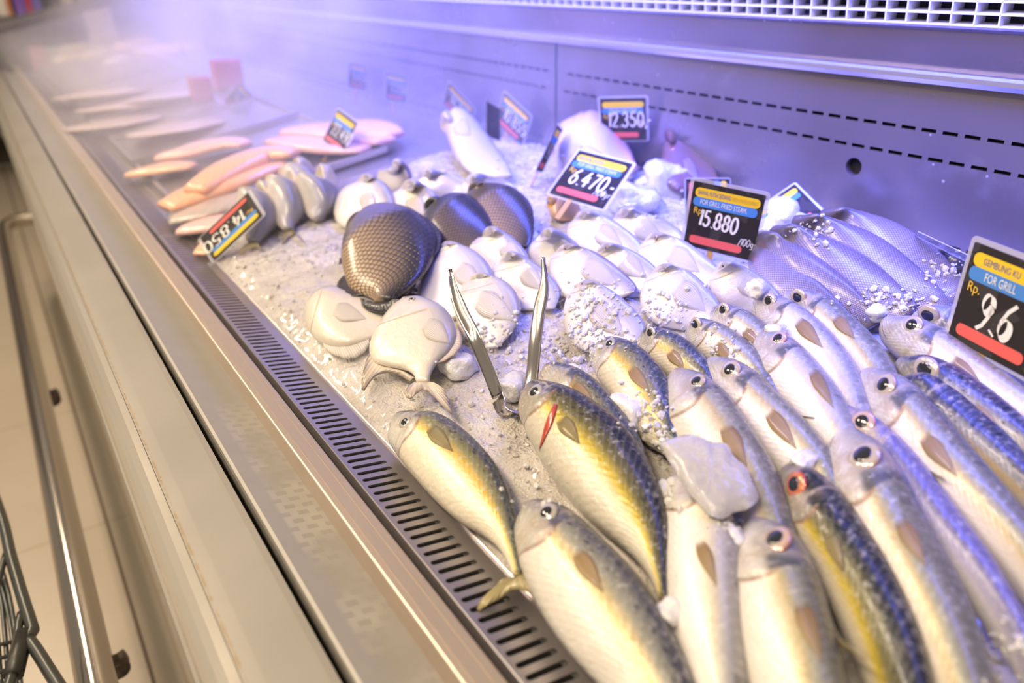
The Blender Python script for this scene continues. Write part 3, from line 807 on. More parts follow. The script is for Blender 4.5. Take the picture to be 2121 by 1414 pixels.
def lump(name, c, size, label, cat, mat, seed, group=None, rough=.42, tilt=None):
    vs = []; R_ = tilt or Matrix.Identity(3)
    for v in IV3:
        k = 1+rough*noise.noise(v*1.3+Vector((seed*3.1, 0, 0)))+rough*.45*noise.noise(v*3.2+Vector((0, seed, 0)))
        q = Vector((math.copysign(abs(v.x)**.8, v.x)*size[0], math.copysign(abs(v.y)**.8, v.y)*size[1], math.copysign(abs(v.z)**.8, v.z)*size[2]))*k
        vs.append(Vector(c)+R_ @ q)
    root = mesh(name, [v-Vector(c) for v in vs], IF3, mat, None, True); root.location = c
    return meta(root, label, cat, group)
G = 'lumps of clear ice among the fish'
for k, (px, py, h, s, lab) in enumerate([
    (1068, 800, .012, (.019, .019, .014), 'clear ice lump caught between the tong arms'),
    (950, 755, .010, (.022, .020, .014), 'clear ice lump beside the tail of the front pomfret'),
    (1305, 848, .030, (.020, .024, .016), 'large clear ice lump resting between two gold mackerel, behind the dark olive one'),
    (1188, 768, .030, (.010, .008, .007), 'small ice lump on the mackerel hidden behind the dark olive one'),
    (1309, 803, .036, (.007, .006, .005), 'little round ice bead on the gold mackerel beside the tongs'),
    (1380, 1025, .030, (.010, .013, .009), 'clear ice lump wedged beside the frosted slab, at the back of the dark olive mackerel'),
    (1390, 1272, .034, (.011, .012, .009), 'wet ice bead on the tail of the dark olive mackerel'),
    (1664, 955, .050, (.013, .010, .007), 'clear ice sliver above the red-eyed mackerel'),
    (1605, 685, .055, (.011, .010, .008), 'clear ice bead just above the eye of a silver mackerel'),
    (1815, 648, .045, (.010, .010, .008), 'clear ice bead at the edge of the slate-coloured fish'),
    (1570, 598, .060, (.013, .012, .010), 'clear ice bead on the pomfret under the 15.880 tag'),
    (1518, 1118, .045, (.009, .013, .009), 'clear ice bead below the frosted slab'),
    ]):
    lump('ice_lump', on(px, py, h), s, lab, 'ice lump', M_CLEAR, k+1, G)
# the big frosted slab lying on the mackerel
sa = [(1365,918),(1400,905),(1440,900),(1475,915),(1505,918),(1520,945),(1545,965),(1560,1000),(1572,1030),(1545,1055),(1515,1062),(1500,1075),(1470,1068),(1455,1052),(1440,1035),(1425,1020),(1405,985),(1385,955)]
def slab(pts, h_lo, h_hi, th, label):
    ys_ = [p[1] for p in pts]; y0_, y1_ = min(ys_), max(ys_)
    edge = [on(x, y, h_hi+(h_lo-h_hi)*(y-y0_)/(y1_-y0_)) for x, y in catmull2(pts, 44)]
    c_ = sum(edge, Vector())/len(edge); n_ = Vector((-.35, -.35, .85)).normalized()
    vs = []; fs = []; K = len(edge); RR = 7
    def ringv(side):
        for j in range(RR):
            s = 1-j/RR
            for i, e in enumerate(edge):
                d = e-c_
                b_ = th*sqrt(max(0, 1-s**3))+.0022*noise.noise((e+d*s)*160+Vector((side*9, j, 0)))*(1 if j else .5)
                vs.append(c_+d*(s+.018*noise.noise(e*260+Vector((0, 0, j)))*(1 if j == 0 else 0))+n_*(side*b_))
    ringv(1); vs.append(c_+n_*th*1.02); ringv(-1); vs.append(c_-n_*th)
    T = RR*K+1
    for s_, base in ((0, 0), (1, T)):
        for j in range(RR-1):
            for i in range(K):
                q = (base+j*K+i, base+j*K+(i+1) % K, base+(j+1)*K+(i+1) % K, base+(j+1)*K+i)
                fs.append(q if not s_ else q[::-1])
        for i in range(K): 
            q = (base+(RR-1)*K+i, base+(RR-1)*K+(i+1) % K, base+RR*K); fs.append(q if not s_ else q[::-1])
    for i in range(K): fs.append((i, T+i, T+(i+1) % K, (i+1) % K))
    o = mesh('ice_slab', [v-c_ for v in vs], fs, M_SLAB, None, True); o.location = c_
    return meta(o, label, 'ice slab')
def catmull2(pts, n):
    p = [Vector((x, y, 0)) for x, y in pts]+[Vector((*pts[0], 0))]
    return [(v.x, v.y) for v in catmull(p, n+1)[:-1]]
slab(sa, .062, .075, .0085, 'large frosted flat ice slab lying across the silver mackerel')
# ------------------------------------------------------------------ mackerel
GM = 'mackerel fanned out on the ice'
def mk(label, mat, snout, back, belly, eye=None, er=16, iris=None, **kw):
    kw.setdefault('hd', (.052, .046)); kw.setdefault('hb', (.012, .010))
    return fish('mackerel', label, 'fish', GM, mat, snout, back, belly, eye=eye, eye_r=er, iris=iris, **kw)
mk('small gold-sided mackerel whose tail lies over the drain grille', MK_GOLD, (814, 880),
   [(826,858),(850,852),(890,858),(930,870),(985,912),(1030,965),(1055,1020),(1070,1080),(1078,1135),(1084,1185)],
   [(811,900),(818,930),(850,978),(900,1035),(950,1078),(1000,1108),(1035,1138),(1055,1168),(1066,1195)],
   (839,874), 14, MI_DARK, hd=(.034,.018), hb=(.004,.012), fin=((888,884),(925,922),17,7), finmat=MF_OLV, gill=(880,915),
   tail_tips=[(1100,1215,.018),(1106,1232,.016),(1080,1220,.015),(1056,1222,.014),(1030,1240,.012),(984,1266,.011),(1006,1232,.012),(1036,1204,.013)], extend=False)
M2, b2 = mk('dark olive mackerel with bloody gills, in front of the tongs', MK_OLIVE, (1092, 812),
   [(1104,795),(1130,788),(1180,803),(1240,840),(1300,890),(1345,955),(1372,1020),(1386,1085),(1388,1150),(1386,1210),(1382,1240)],
   [(1087,832),(1090,868),(1103,910),(1130,970),(1175,1030),(1230,1085),(1285,1130),(1325,1170),(1350,1205),(1366,1240)],
   (1108,812), 19, MI_DARK, hd=(.056,.030), hb=(.012,.026), fin=((1160,865),(1190,905),18,8), finmat=MF_OLV, gill=(1135,880),
   tail_tips=[(1400,1256,.03),(1440,1285,.03),(1478,1335,.03),(1440,1310,.03),(1400,1290,.03),(1380,1275,.03),(1366,1275,.03)], extend=False)
fin_patch('gill_wound', b2, (1152,838), (1118,932), 7, 4, M_BLOOD, M2, .0012)
mk('large spotted mackerel in the front row, head against the grille edge', MK_SPOT, (1092, 1056),
   [(1104,1038),(1130,1034),(1170,1048),(1215,1082),(1265,1130),(1320,1190),(1372,1270),(1412,1350),(1438,1414),(1465,1500)],
   [(1084,1075),(1080,1115),(1090,1170),(1112,1240),(1150,1310),(1200,1375),(1260,1440),(1330,1530)],
   (1133,1062), 23, MI_DARK, hd=(.046,.036), hb=(.006,.010), fin=((1193,1140),(1235,1205),20,8), gill=(1180,1130))
mk('silver mackerel with its head hidden under the frosted ice slab', MK_PALE, (1432, 965),
   [(1450,960),(1485,1000),(1515,1060),(1535,1120),(1540,1200),(1538,1300),(1536,1414),(1530,1500)],
   [(1415,985),(1398,1030),(1390,1090),(1387,1180),(1394,1270),(1408,1350),(1430,1430),(1455,1500)],
   None, 16, None, hd=(.048,.040), hb=(.008,.008), fin=((1448,1118),(1475,1190),16,7), gill=(1445,1085))
mk('silver mackerel with a pink-rimmed eye, left of the red-eyed one', MK_SILVER, (1580, 1066),
   [(1596,1068),(1625,1092),(1658,1130),(1680,1175),(1698,1225),(1718,1290),(1738,1370),(1752,1440),(1765,1510)],
   [(1572,1080),(1552,1115),(1537,1165),(1531,1240),(1535,1320),(1548,1400),(1565,1470),(1585,1530)],
   (1607,1117), 30, MI_PINK, hd=(.058,.050), hb=(.014,.012), gill=(1610,1235), fin=((1655,1245),(1690,1340),22,9))
mk('dark green-backed mackerel with a blood-red eye', MK_OLIVE, (1626, 966),
   [(1640,959),(1680,972),(1730,1015),(1780,1080),(1830,1150),(1872,1235),(1902,1320),(1922,1414),(1935,1500)],
   [(1621,985),(1624,1025),(1640,1070),(1668,1130),(1705,1205),(1745,1290),(1782,1380),(1810,1450),(1830,1510)],
   (1648,1003), 25, MI_RED, hd=(.064,.052), hb=(.020,.014), gill=(1695,1085), fin=((1715,1100),(1740,1165),15,6), finmat=MF_OLV)
mk('silver mackerel whose body slides under the frosted ice slab', MK_SILVER, (1398, 775),
   [(1412,764),(1440,767),(1480,790),(1520,832),(1562,895),(1598,960),(1620,1030),(1632,1090),(1638,1140)],
   [(1388,800),(1386,840),(1392,885),(1410,935),(1440,990),(1480,1050),(1525,1100),(1570,1140),(1600,1165)],
   (1443,790), 19, MI_PALE, hd=(.060,.050), hb=(.014,.012), gill=(1465,870), fin=((1500,880),(1535,945),20,9))
mk('silver mackerel with a wide dark eye, tucked behind the fish above the ice slab', MK_SILVER, (1464, 752),
   [(1480,738),(1510,741),(1552,760),(1600,802),(1650,850),(1695,902),(1728,960),(1748,1030)],
   [(1463,775),(1470,805),(1495,850),(1535,905),(1580,960),(1630,1015),(1680,1060),(1715,1085)],
   (1513,766), 21, MI_PALE, hd=(.058,.048), hb=(.014,.012), gill=(1560,835), fin=((1590,850),(1635,910),18,8))
mk('ice-covered gold mackerel directly behind the dark olive one', MK_GOLD, (1122, 772),
   [(1135,752),(1160,750),(1205,766),(1255,805),(1300,865),(1328,925),(1340,990)],
   [(1118,795),(1135,830),(1175,880),(1225,930),(1275,980),(1315,1020)],
   None, 14, None, hd=(.044,.034), hb=(.010,.008), fin=((1185,790),(1220,825),12,5))
mk('gold mackerel half buried in ice, second back from the tongs', MK_GOLD, (1234, 718),
   [(1248,700),(1275,697),(1320,714),(1360,748),(1385,790),(1398,840),(1402,890)],
   [(1232,742),(1245,785),(1272,835),(1305,885),(1345,925),(1378,940)],
   (1263,712), 14, MI_DARK, hd=(.050,.040), hb=(.010,.010), fin=((1305,760),(1335,800),14,6), gill=(1290,755))
mk('small mackerel with only head and shoulder above the ice, behind the gold one', MK_GOLD, (1326, 692),
   [(1338,678),(1362,678),(1405,692),(1445,722),(1475,760),(1490,800)],
   [(1323,708),(1340,740),(1380,780),(1425,815),(1465,830)],
   (1347,689), 13, MI_DARK, hd=(.052,.042), hb=(.012,.010), fin=((1385,726),(1410,755),13,6), gill=(1375,725))
mk('small mackerel two behind the gold one, its fin showing brown', MK_SILVER, (1426, 676),
   [(1438,661),(1462,661),(1500,673),(1540,700),(1572,735),(1592,780)],
   [(1422,694),(1440,726),(1480,760),(1525,795),(1570,820)],
   (1441,671), 14, MI_PALE, hd=(.055,.046), hb=(.014,.012), fin=((1480,712),(1510,740),14,6), gill=(1472,710))
mk('small mackerel in front of the row end, below the pomfrets', MK_SILVER, (1476, 648),
   [(1488,632),(1512,631),(1555,648),(1595,680),(1630,715),(1655,755)],
   [(1470,660),(1485,692),(1525,728),(1575,760),(1620,790)],
   (1498,641), 14, MI_PALE, hd=(.056,.046), hb=(.014,.012), fin=((1540,682),(1566,708),12,6), gill=(1528,680))
mk('pale mackerel with a small red-edged eye, below an ice bead', MK_PALE, (1566, 695),
   [(1576,685),(1605,685),(1640,700),(1680,738),(1718,785),(1750,840),(1775,900),(1790,960)],
   [(1558,712),(1560,745),(1575,785),(1610,838),(1655,895),(1705,950),(1750,990)],
   (1612,701), 17, MI_PINK, hd=(.062,.052), hb=(.014,.012), gill=(1645,770), fin=((1680,765),(1715,825),14,6))
mk('silver mackerel with a black mark on its shoulder', MK_PALE, (1570, 628),
   [(1580,613),(1605,612),(1645,625),(1695,662),(1738,710),(1768,760),(1785,815),(1795,870)],
   [(1562,645),(1580,685),(1620,730),(1665,785),(1715,845),(1765,895)],
   (1593,622), 15, MI_PALE, hd=(.060,.050), hb=(.014,.012), gill=(1632,672), fin=((1650,662),(1690,705),16,7))
mk('last mackerel of the row, touching the slate-coloured fish', MK_SILVER, (1624, 614),
   [(1636,602),(1662,601),(1705,612),(1755,648),(1805,698),(1840,750),(1858,805),(1865,850)],
   [(1620,628),(1645,662),(1690,705),(1740,758),(1795,825),(1840,870)],
   (1653,615), 16, MI_PALE, hd=(.060,.050), hb=(.014,.012), gill=(1705,665), fin=((1728,655),(1760,690),14,6))
mk('slim mackerel with blue light painted into its skin, behind the big-eyed one', MK_BLUELIT, (1732, 848),
   [(1745,842),(1775,846),(1820,868),(1870,915),(1925,985),(1985,1070),(2045,1150),(2095,1235),(2130,1310),(2165,1400)],
   [(1730,862),(1734,895),(1765,935),(1820,985),(1880,1055),(1940,1140),(2000,1230),(2060,1320),(2110,1400)],
   (1787,874), 22, MI_PINK, hd=(.058,.048), hb=(.026,.016), gill=(1862,970), fin=False)
mk('mackerel with the biggest pale ringed eye, in the middle right', MK_SILVER, (1742, 888),
   [(1758,883),(1790,894),(1830,928),(1862,975),(1890,1040),(1928,1110),(1968,1190),(2005,1280),(2030,1370),(2045,1440),(2060,1520)],
   [(1732,905),(1722,945),(1718,990),(1735,1045),(1772,1110),(1815,1185),(1855,1265),(1890,1345),(1918,1414),(1945,1500)],
   (1789,944), 31, MI_PALE, hd=(.066,.056), hb=(.018,.014), gill=(1835,1055), fin=((1862,1075),(1905,1150),20,8))
mk('blue-backed mackerel mostly hidden at the right, only its back showing', MK_SPOT, (1862, 782),
   [(1885,776),(1930,790),(1990,830),(2050,880),(2110,940),(2170,1010)],
   [(1870,800),(1910,845),(1975,905),(2045,985),(2120,1060)],
   None, 16, None, hd=(.060,.052), hb=(.016,.014), fin=False)
mk('mackerel with a round dark eye in the right half, yellow line along its flank', MK_SILVER, (1788, 768),
   [(1800,764),(1835,766),(1878,785),(1925,832),(1975,890),(2030,955),(2085,1025),(2140,1100),(2190,1190)],
   [(1783,785),(1782,820),(1794,868),(1835,925),(1890,985),(1955,1055),(2020,1125),(2080,1195),(2140,1270)],
   (1832,797), 23, MI_PALE, hd=(.066,.056), hb=(.016,.014), gill=(1880,890), fin=((1910,900),(1965,965),20,8))
mk('blue-backed mackerel with a dark gill slit, upper right', MK_SPOT, (1864, 747),
   [(1876,737),(1910,738),(1960,752),(2015,785),(2070,828),(2125,875),(2185,935)],
   [(1860,764),(1872,792),(1915,832),(1975,878),(2040,930),(2105,985),(2165,1040)],
   (1917,765), 23, MI_PALE, hd=(.064,.056), hb=(.016,.014), gill=(1985,815), fin=((2010,840),(2060,880),15,7))
mk('pale mackerel with a thin-lipped mouth, below the 9.6 tag', MK_PALE, (1838, 660),
   [(1852,654),(1885,656),(1930,670),(1985,702),(2045,745),(2110,795),(2175,850)],
   [(1831,676),(1838,705),(1870,745),(1930,790),(1995,835),(2065,890),(2130,945)],
   (1890,673), 18, MI_PALE, hd=(.064,.056), hb=(.016,.014), gill=(1950,735), fin=((1970,740),(2020,785),14,6))
mk('olive-backed mackerel farthest right, against the 9.6 tag', MK_SILVER, (1900, 650),
   [(1912,639),(1945,637),(1995,647),(2050,668),(2115,700),(2180,740)],
   [(1892,662),(1915,690),(1975,728),(2040,765),(2110,810),(2170,850)],
   (1923,652), 18, MI_PALE, hd=(.062,.056), hb=(.016,.014), gill=(1985,685), fin=((2010,690),(2055,720),12,6))

# ------------------------------------------------------------------ pomfrets
GP = 'white pomfrets standing in the ice'
def pf(label, snout, back, belly, eye=None, mat=None, hd=(.075,.012), hb=(.040,.0), er=5, fin=None, **kw):
    kw.setdefault('tail', False)
    return fish('pomfret', label, 'fish', GP, mat or MP_WHITE, snout, back, belly, hd=hd, hb=hb, eye=eye, eye_r=er, iris=MI_PALE,
                prof='flat', thick=.34, fin=fin, finmat=MF_WHITE, extend=False, **kw)
pf('front white pomfret with a forked black-tipped tail and a long belly fin', (838, 616),
   [(860,612),(892,622),(922,640),(942,668),(945,700),(930,728),(905,752),(893,772),(890,790)],
   [(820,630),(800,655),(778,690),(765,725),(775,748),(805,758),(838,765),(856,775),(862,790)],
   (852,620), MP_CREAM, hd=(.062,.022), hb=(.040,.022), er=8, fin=((880,668),(918,700),16,6), gill=(862,672),
   tail=True, tailmat=MF_BLACKTIP, tail_tips=[(921,806,.028),(938,857,.026),(915,838,.026),(882,806,.026),(866,812,.026),(845,827,.026),(838,812,.026)],
   dorsal=[(.5,.86,.10,1,'dorsal_fin')])
P1 = bpy.data.objects['pomfret']
fan('anal_fin', on(768,728,.028), on(860,782,.018), [on(a, b, h) for a, b, h in ((757,752,.03),(749,785,.022),(751,812,.016),(764,790,.018),(790,772,.02),(822,774,.018),(850,790,.016))], MF_BLACKTIP, P1, Vector((-.3,-.4,.85)))
pf('white pomfret just behind the front one, under the tilapia', (918, 504),
   [(938,502),(970,512),(1000,532),(1020,560),(1024,590),(1010,620),(985,650)],
   [(905,515),(892,545),(876,580),(864,615),(868,648),(890,672)], (930,508), fin=((945,550),(985,590),16,7))
pf('white pomfret beside the tips of the left tong arm', (1008, 478),
   [(1026,477),(1056,488),(1080,508),(1096,535),(1098,560),(1085,590)],
   [(992,488),(978,510),(972,535),(975,560),(990,585)], (1020,482), fin=((1040,505),(1070,535),14,6))
pf('white pomfret behind the right tong arm, eye half closed', (1046, 530),
   [(1066,527),(1098,538),(1130,560),(1152,585),(1160,610),(1150,640)],
   [(1032,542),(1020,565),(1014,590),(1020,620),(1040,645)], (1062,533), fin=((1082,560),(1115,590),14,6))
pf('pale round pomfret between the tong arms', (985, 572),
   [(1005,568),(1040,578),(1066,600),(1078,630),(1074,665),(1055,695),(1030,720)],
   [(968,582),(952,605),(944,640),(950,680),(970,705),(995,725)], None, MP_CREAM, hd=(.065,.006), fin=((985,615),(1045,650),20,8))
pf('white pomfret right of the farthest tilapia', (1130, 484),
   [(1150,482),(1178,492),(1200,508),(1212,530),(1205,555)],
   [(1112,492),(1100,508),(1096,530),(1102,552),(1122,570)], None, fin=((1150,500),(1180,525),12,5))
pf('white pomfret with a dark brown trailing fin', (1166, 512),
   [(1188,508),(1225,518),(1262,540),(1295,566),(1318,592),(1312,606),(1285,615)],
   [(1150,522),(1140,545),(1140,575),(1155,605),(1190,625),(1240,630)], (1172,516), MP_GREY, fin=((1205,545),(1262,580),18,7))
pf('white pomfret wedged second from the right tong tip, blue-edged', (1246, 510),
   [(1268,507),(1302,515),(1338,535),(1366,560),(1376,585),(1360,610)],
   [(1236,520),(1230,545),(1234,575),(1252,600),(1290,620)], (1255,513), fin=((1285,535),(1325,565),16,7))
pf('white pomfret below the 6.470 tag', (1200, 444),
   [(1222,441),(1258,450),(1292,470),(1322,495),(1335,520),(1322,545)],
   [(1186,455),(1176,478),(1178,505),(1196,530),(1235,550)], None, fin=((1232,475),(1275,500),16,7))
pf('white pomfret left of the 15.880 tag, farther back', (1286, 440),
   [(1308,436),(1345,443),(1385,460),(1415,482),(1425,505),(1405,525)],
   [(1270,452),(1262,472),(1266,498),(1285,518),(1330,532)], None, fin=((1315,465),(1358,487),16,7))
pf('white pomfret whose back touches the 15.880 tag, curled fin end', (1348, 488),
   [(1372,484),(1412,496),(1450,520),(1482,548),(1506,572),(1500,590),(1470,592)],
   [(1334,498),(1324,522),(1326,552),(1345,580),(1385,600),(1430,605)], (1358,492), fin=((1385,520),(1432,552),18,7))
pf('white pomfret half covered with loose ice, right of the tongs', (1202, 584),
   [(1222,582),(1258,595),(1292,620),(1318,645),(1336,672),(1328,700),(1300,720)],
   [(1186,598),(1172,630),(1168,670),(1182,705),(1215,728),(1260,735)], (1206,588), fin=((1225,630),(1275,680),20,8))
pf('white pomfret with a smooth blue-white back, behind the first mackerel row', (1366, 554),
   [(1390,550),(1428,562),(1460,588),(1484,618),(1495,645),(1480,668)],
   [(1350,564),(1334,590),(1326,622),(1334,650),(1362,672),(1415,685)], (1376,556), fin=((1400,590),(1445,630),20,8))
pf('white pomfret directly below the stake of the 15.880 tag', (1492, 548),
   [(1512,545),(1548,555),(1582,575),(1608,600),(1618,625),(1600,645)],
   [(1480,558),(1472,580),(1474,608),(1492,632),(1540,648)], (1498,551), fin=((1530,580),(1570,608),14,6))
pf('left pomfret with a brown crease, behind the big tilapia', (752, 372),
   [(772,369),(796,378),(812,398),(816,425),(800,450),(775,470)],
   [(732,382),(712,402),(696,428),(694,452),(710,470),(740,480)], None, MP_CREAM, hd=(.085,.01), fin=((760,395),(765,440),12,8))
pf('pomfret between the left one and the middle tilapia', (845, 385),
   [(868,383),(893,393),(910,412),(912,440),(895,470)],
   [(822,394),(805,415),(798,440),(808,465),(835,480)], None, MP_CREAM, hd=(.085,.01), fin=((850,405),(870,440),14,6))
pf('pomfret lying far back with a pale blue back', (880, 360),
   [(905,357),(940,362),(970,376),(985,392),(970,408)],
   [(862,368),(850,382),(852,398),(870,410),(915,415)], None, fin=False, hd=(.07,.01))
pf('farthest pomfret, beside the upright fish', (975, 372),
   [(1000,364),(1035,368),(1062,380),(1072,396),(1060,412)],
   [(962,380),(955,392),(960,405),(980,415),(1020,420)], None, fin=False, hd=(.07,.01))
pf('small dark-headed pomfret at the far left edge of the ice', (818, 345),
   [(832,344),(844,352),(850,366),(842,384),(828,396)],
   [(804,350),(790,362),(784,378),(790,394),(808,402)], None, MP_GREY, fin=False, hd=(.08,.02))
pf('low white pomfret lying flat under the big tilapia, snout at the left', (640, 632),
   [(660,604),(692,598),(730,606),(765,618),(795,632),(810,648)],
   [(632,655),(642,690),(672,712),(712,716),(752,706),(790,690),(812,668)], None, MP_CREAM, hd=(.030,.026), hb=(.012,.014), fin=((690,640),(740,655),14,6),
   dorsal=[(.35,.85,.22,-1,'anal_fin')], tail=False)

# ------------------------------------------------------------------ tilapia
def tl(label, mat, snout, back, belly, **kw):
    return fish('tilapia', label, 'fish', 'dark tilapia among the pomfrets', mat, snout, back, belly, prof='flat', finmat=MF_TIL, tailmat=MF_DARK, extend=False, **kw)
tl('nearest dark tilapia with brown scales and blue-lit fins', MT_TILA, (735, 468),
   [(752,440),(795,428),(845,438),(885,460),(905,490),(900,525),(882,560),(850,592),(822,612),(808,622)],
   [(716,498),(710,530),(712,565),(722,592),(738,604),(755,610),(770,618),(778,628)],
   hd=(.082,.046), hb=(.052,.036), thick=.5, fin=False, gill=(812,492),
   tail_tips=[(835,622,.045),(824,640,.04),(800,646,.036),(775,645,.034),(752,636,.034),(746,618,.036)],
   dorsal=[(.25,.8,.07,1,'dorsal_fin'),(.55,.9,.16,-1,'anal_fin'),(.2,.4,.10,-1,'pelvic_fin')])
tl('middle dark tilapia, nearly black', MT_BLACK, (888, 428),
   [(905,412),(940,405),(975,412),(1002,432),(1018,460),(1018,488),(1000,515)],
   [(878,448),(880,472),(892,498),(918,515),(950,525),(975,530)],
   hd=(.082,.03), hb=(.045,.02), thick=.5, tail=False, fin=False, gill=(935,452), dorsal=[(.2,.9,.05,1,'dorsal_fin')])
tl('farthest dark tilapia with greyer scales, head up', MT_TILA, (975, 388),
   [(995,378),(1035,382),(1070,395),(1095,420),(1105,455),(1104,490),(1092,512)],
   [(966,402),(970,430),(985,455),(1005,480),(1030,502),(1060,515)],
   hd=(.084,.03), hb=(.045,.02), thick=.5, tail=False, fin=False, gill=(1022,428), dorsal=[(.2,.9,.05,1,'dorsal_fin')])

# ------------------------------------------------------------------ slate-coloured fish stacked at the back wall
GS = 'slate-coloured scaled fish at the back wall'
def st(label, snout, back, belly, hd, hb, **kw):
    return fish('scaled_fish', label, 'fish', GS, MT_SLATE, snout, back, belly, hd=hd, hb=hb, prof='flat', thick=.46, tail=False, finmat=MF_SLATE, tailmat=MF_SLATE,
                extend=False, fin=False, dorsal=[(.12,.9,.05,1,'dorsal_fin')], **kw)
st('lowest slate-coloured fish, next to the pomfrets', (1560, 505),
   [(1578,490),(1625,512),(1672,552),(1715,598),(1752,640),(1775,668)], [(1552,535),(1562,575),(1600,622),(1650,655),(1700,680),(1745,695)], (.050,.03), (.006,.0))
st('slate-coloured fish second up from the pomfrets', (1568, 482),
   [(1592,478),(1648,498),(1708,540),(1760,585),(1802,634),(1822,668)], [(1565,512),(1600,555),(1650,600),(1700,640),(1745,670),(1785,690)], (.068,.036), (.022,.008))
st('slate-coloured fish in the middle of the stack', (1600, 468),
   [(1640,466),(1702,486),(1765,516),(1820,552),(1872,598),(1900,632)], [(1602,500),(1645,540),(1705,590),(1765,632),(1815,660),(1860,675)], (.086,.044), (.036,.018))
st('slate-coloured fish second from the top, purple ridge', (1645, 448),
   [(1690,444),(1755,462),(1830,498),(1900,552),(1952,602),(1972,640)], [(1645,482),(1695,520),(1760,565),(1822,610),(1880,645),(1932,660)], (.098,.048), (.050,.024))
st('topmost slate-coloured fish, against the steel wall', (1705, 436),
   [(1745,430),(1812,446),(1880,476),(1942,518),(1985,568),(1998,600)], [(1700,468),(1755,505),(1825,548),(1888,590),(1940,622),(1978,630)], (.100,.050), (.055,.03))
fish('scaled_fish', 'dark fish under the clear bracket beside the 9.6 tag', 'fish', None, MT_BLACK, (1925, 535), [(1950,518),(1985,520),(2010,540),(2030,575)], [(1930,552),(1955,568),(1985,580),(2015,595)],
     hd=(.06,.05), hb=(.03,.02), prof='flat', thick=.4, tail=False, fin=False, extend=False)

# ------------------------------------------------------------------ fish farther back
fish('trevally', 'pale fish standing upright in the ice with its head raised', 'fish', None, MT_UPR, (928, 240),
   [(945,238),(975,252),(1008,282),(1035,315),(1055,345),(1062,365)], [(922,258),(932,290),(945,320),(962,345),(985,362),(1020,372)],
   hd=(.085,.02), hb=(.075,.01), prof='flat', thick=.5, tail=False, extend=False, finmat=MF_WHITE, tailmat=MF_WHITE, dorsal=[(.25,.85,.05,1,'dorsal_fin')], h0=.10)
fish('snapper', 'pink and white snapper behind the 6.470 tag', 'fish', None, MT_RED, (1150, 300),
   [(1160,275),(1200,266),(1240,270),(1280,288),(1308,318),(1320,345)], [(1148,325),(1165,350),(1200,365),(1245,372),(1285,370),(1310,362)],
   hd=(.075,.04), hb=(.03,.02), prof='flat', thick=.5, tail=False, extend=False, finmat=MF_WHITE, fin=((1195,305),(1240,320),8,4))
fish('grouper', 'brown-red fish head raised beside the steel wall', 'fish', None, MT_BROWN, (1388, 292),
   [(1412,283),(1442,290),(1466,318),(1482,350),(1492,385)], [(1376,312),(1371,340),(1374,368),(1392,390),(1440,402)],
   hd=(.09,.03), hb=(.05,.01), prof='flat', thick=.55, tail=False, extend=False, finmat=MF_SLATE, fin=((1420,330),(1440,365),8,4), eye=(1392,308), eye_r=5, iris=MI_RED, h0=.085)
fish('tan_fish', 'small tan fish lying under the 6.470 tag', 'fish', None, MT_TAN, (1140, 415),
   [(1155,402),(1178,404),(1196,418),(1205,440)], [(1136,430),(1144,448),(1162,456),(1185,458)], hd=(.05,.01), hb=(.03,.0), prof='flat', thick=.5, tail=False, extend=False, fin=False)
GL = 'small silvery fish draped at the left end of the ice'
def sm(label, snout, back, belly, tips=None, **kw):
    return fish('mullet', label, 'fish', GL, MS_SMALL, snout, back, belly, hd=kw.pop('hd', (.075,.012)), hb=kw.pop('hb', (.055,.008)), prof='mackerel', thick=.5, extend=False, fin=False,
                tail=bool(tips), tail_tips=tips, tailmat=MF_OLIVE, **kw)
sm('small silvery fish beside the leaning dark tag, tail down', (540, 400), [(556,398),(566,420),(562,445),(548,475),(532,500)], [(522,412),(508,438),(505,462),(508,485),(514,502)],
   [(545,520,.006),(528,512,.006),(512,516,.006),(494,525,.006)])
sm('small silvery fish second from the leaning dark tag', (598, 374), [(614,376),(624,400),(622,430),(610,458),(606,475)], [(578,386),(564,412),(560,440),(572,465),(590,480)],
   [(634,508,.006),(622,490,.006),(605,486,.006),(585,505,.006)])
sm('small silvery fish third from the leaning dark tag', (660, 368), [(676,370),(688,392),(688,418),(676,440),(668,452)], [(642,378),(628,400),(626,425),(636,446),(650,458)])
sm('bluish small fish lying behind the three silvery ones', (610, 352), [(632,348),(652,358),(662,378),(655,398)], [(598,362),(592,378),(600,394),(625,404)], hd=(.06,.02), hb=(.03,.01))

# crumpled clear bags of ice
M_BAG = NT('clear_bag'); M_BAG.bsdf(Base_Color=(.85,.86,.9), Roughness=.12, Transmission_Weight=.25, Coat_Weight=1., Normal=M_BAG.bump(M_BAG.noise(M_BAG.obj(), 60, 4), .9, .006)); M_BAG = M_BAG.m
for k, (px, py, h, s, lab) in enumerate([
    (1378, 378, .02, (.045, .04, .035), 'crumpled clear bag of ice below the brown-red fish head'),
    (1320, 420, .015, (.035, .05, .03), 'crumpled clear bag beside the 6.470 tag'),
    (1625, 450, .035, (.055, .045, .03), 'crumpled clear bag of ice behind the 15.880 tag'),
    (1680, 462, .035, (.035, .03, .02), 'torn end of clear bag at the top of the slate-coloured fish')]):
    lump('ice_bag', on(px, py, h), s, lab, 'plastic bag', M_BAG, 31+k, 'crumpled clear bags of ice', .5)

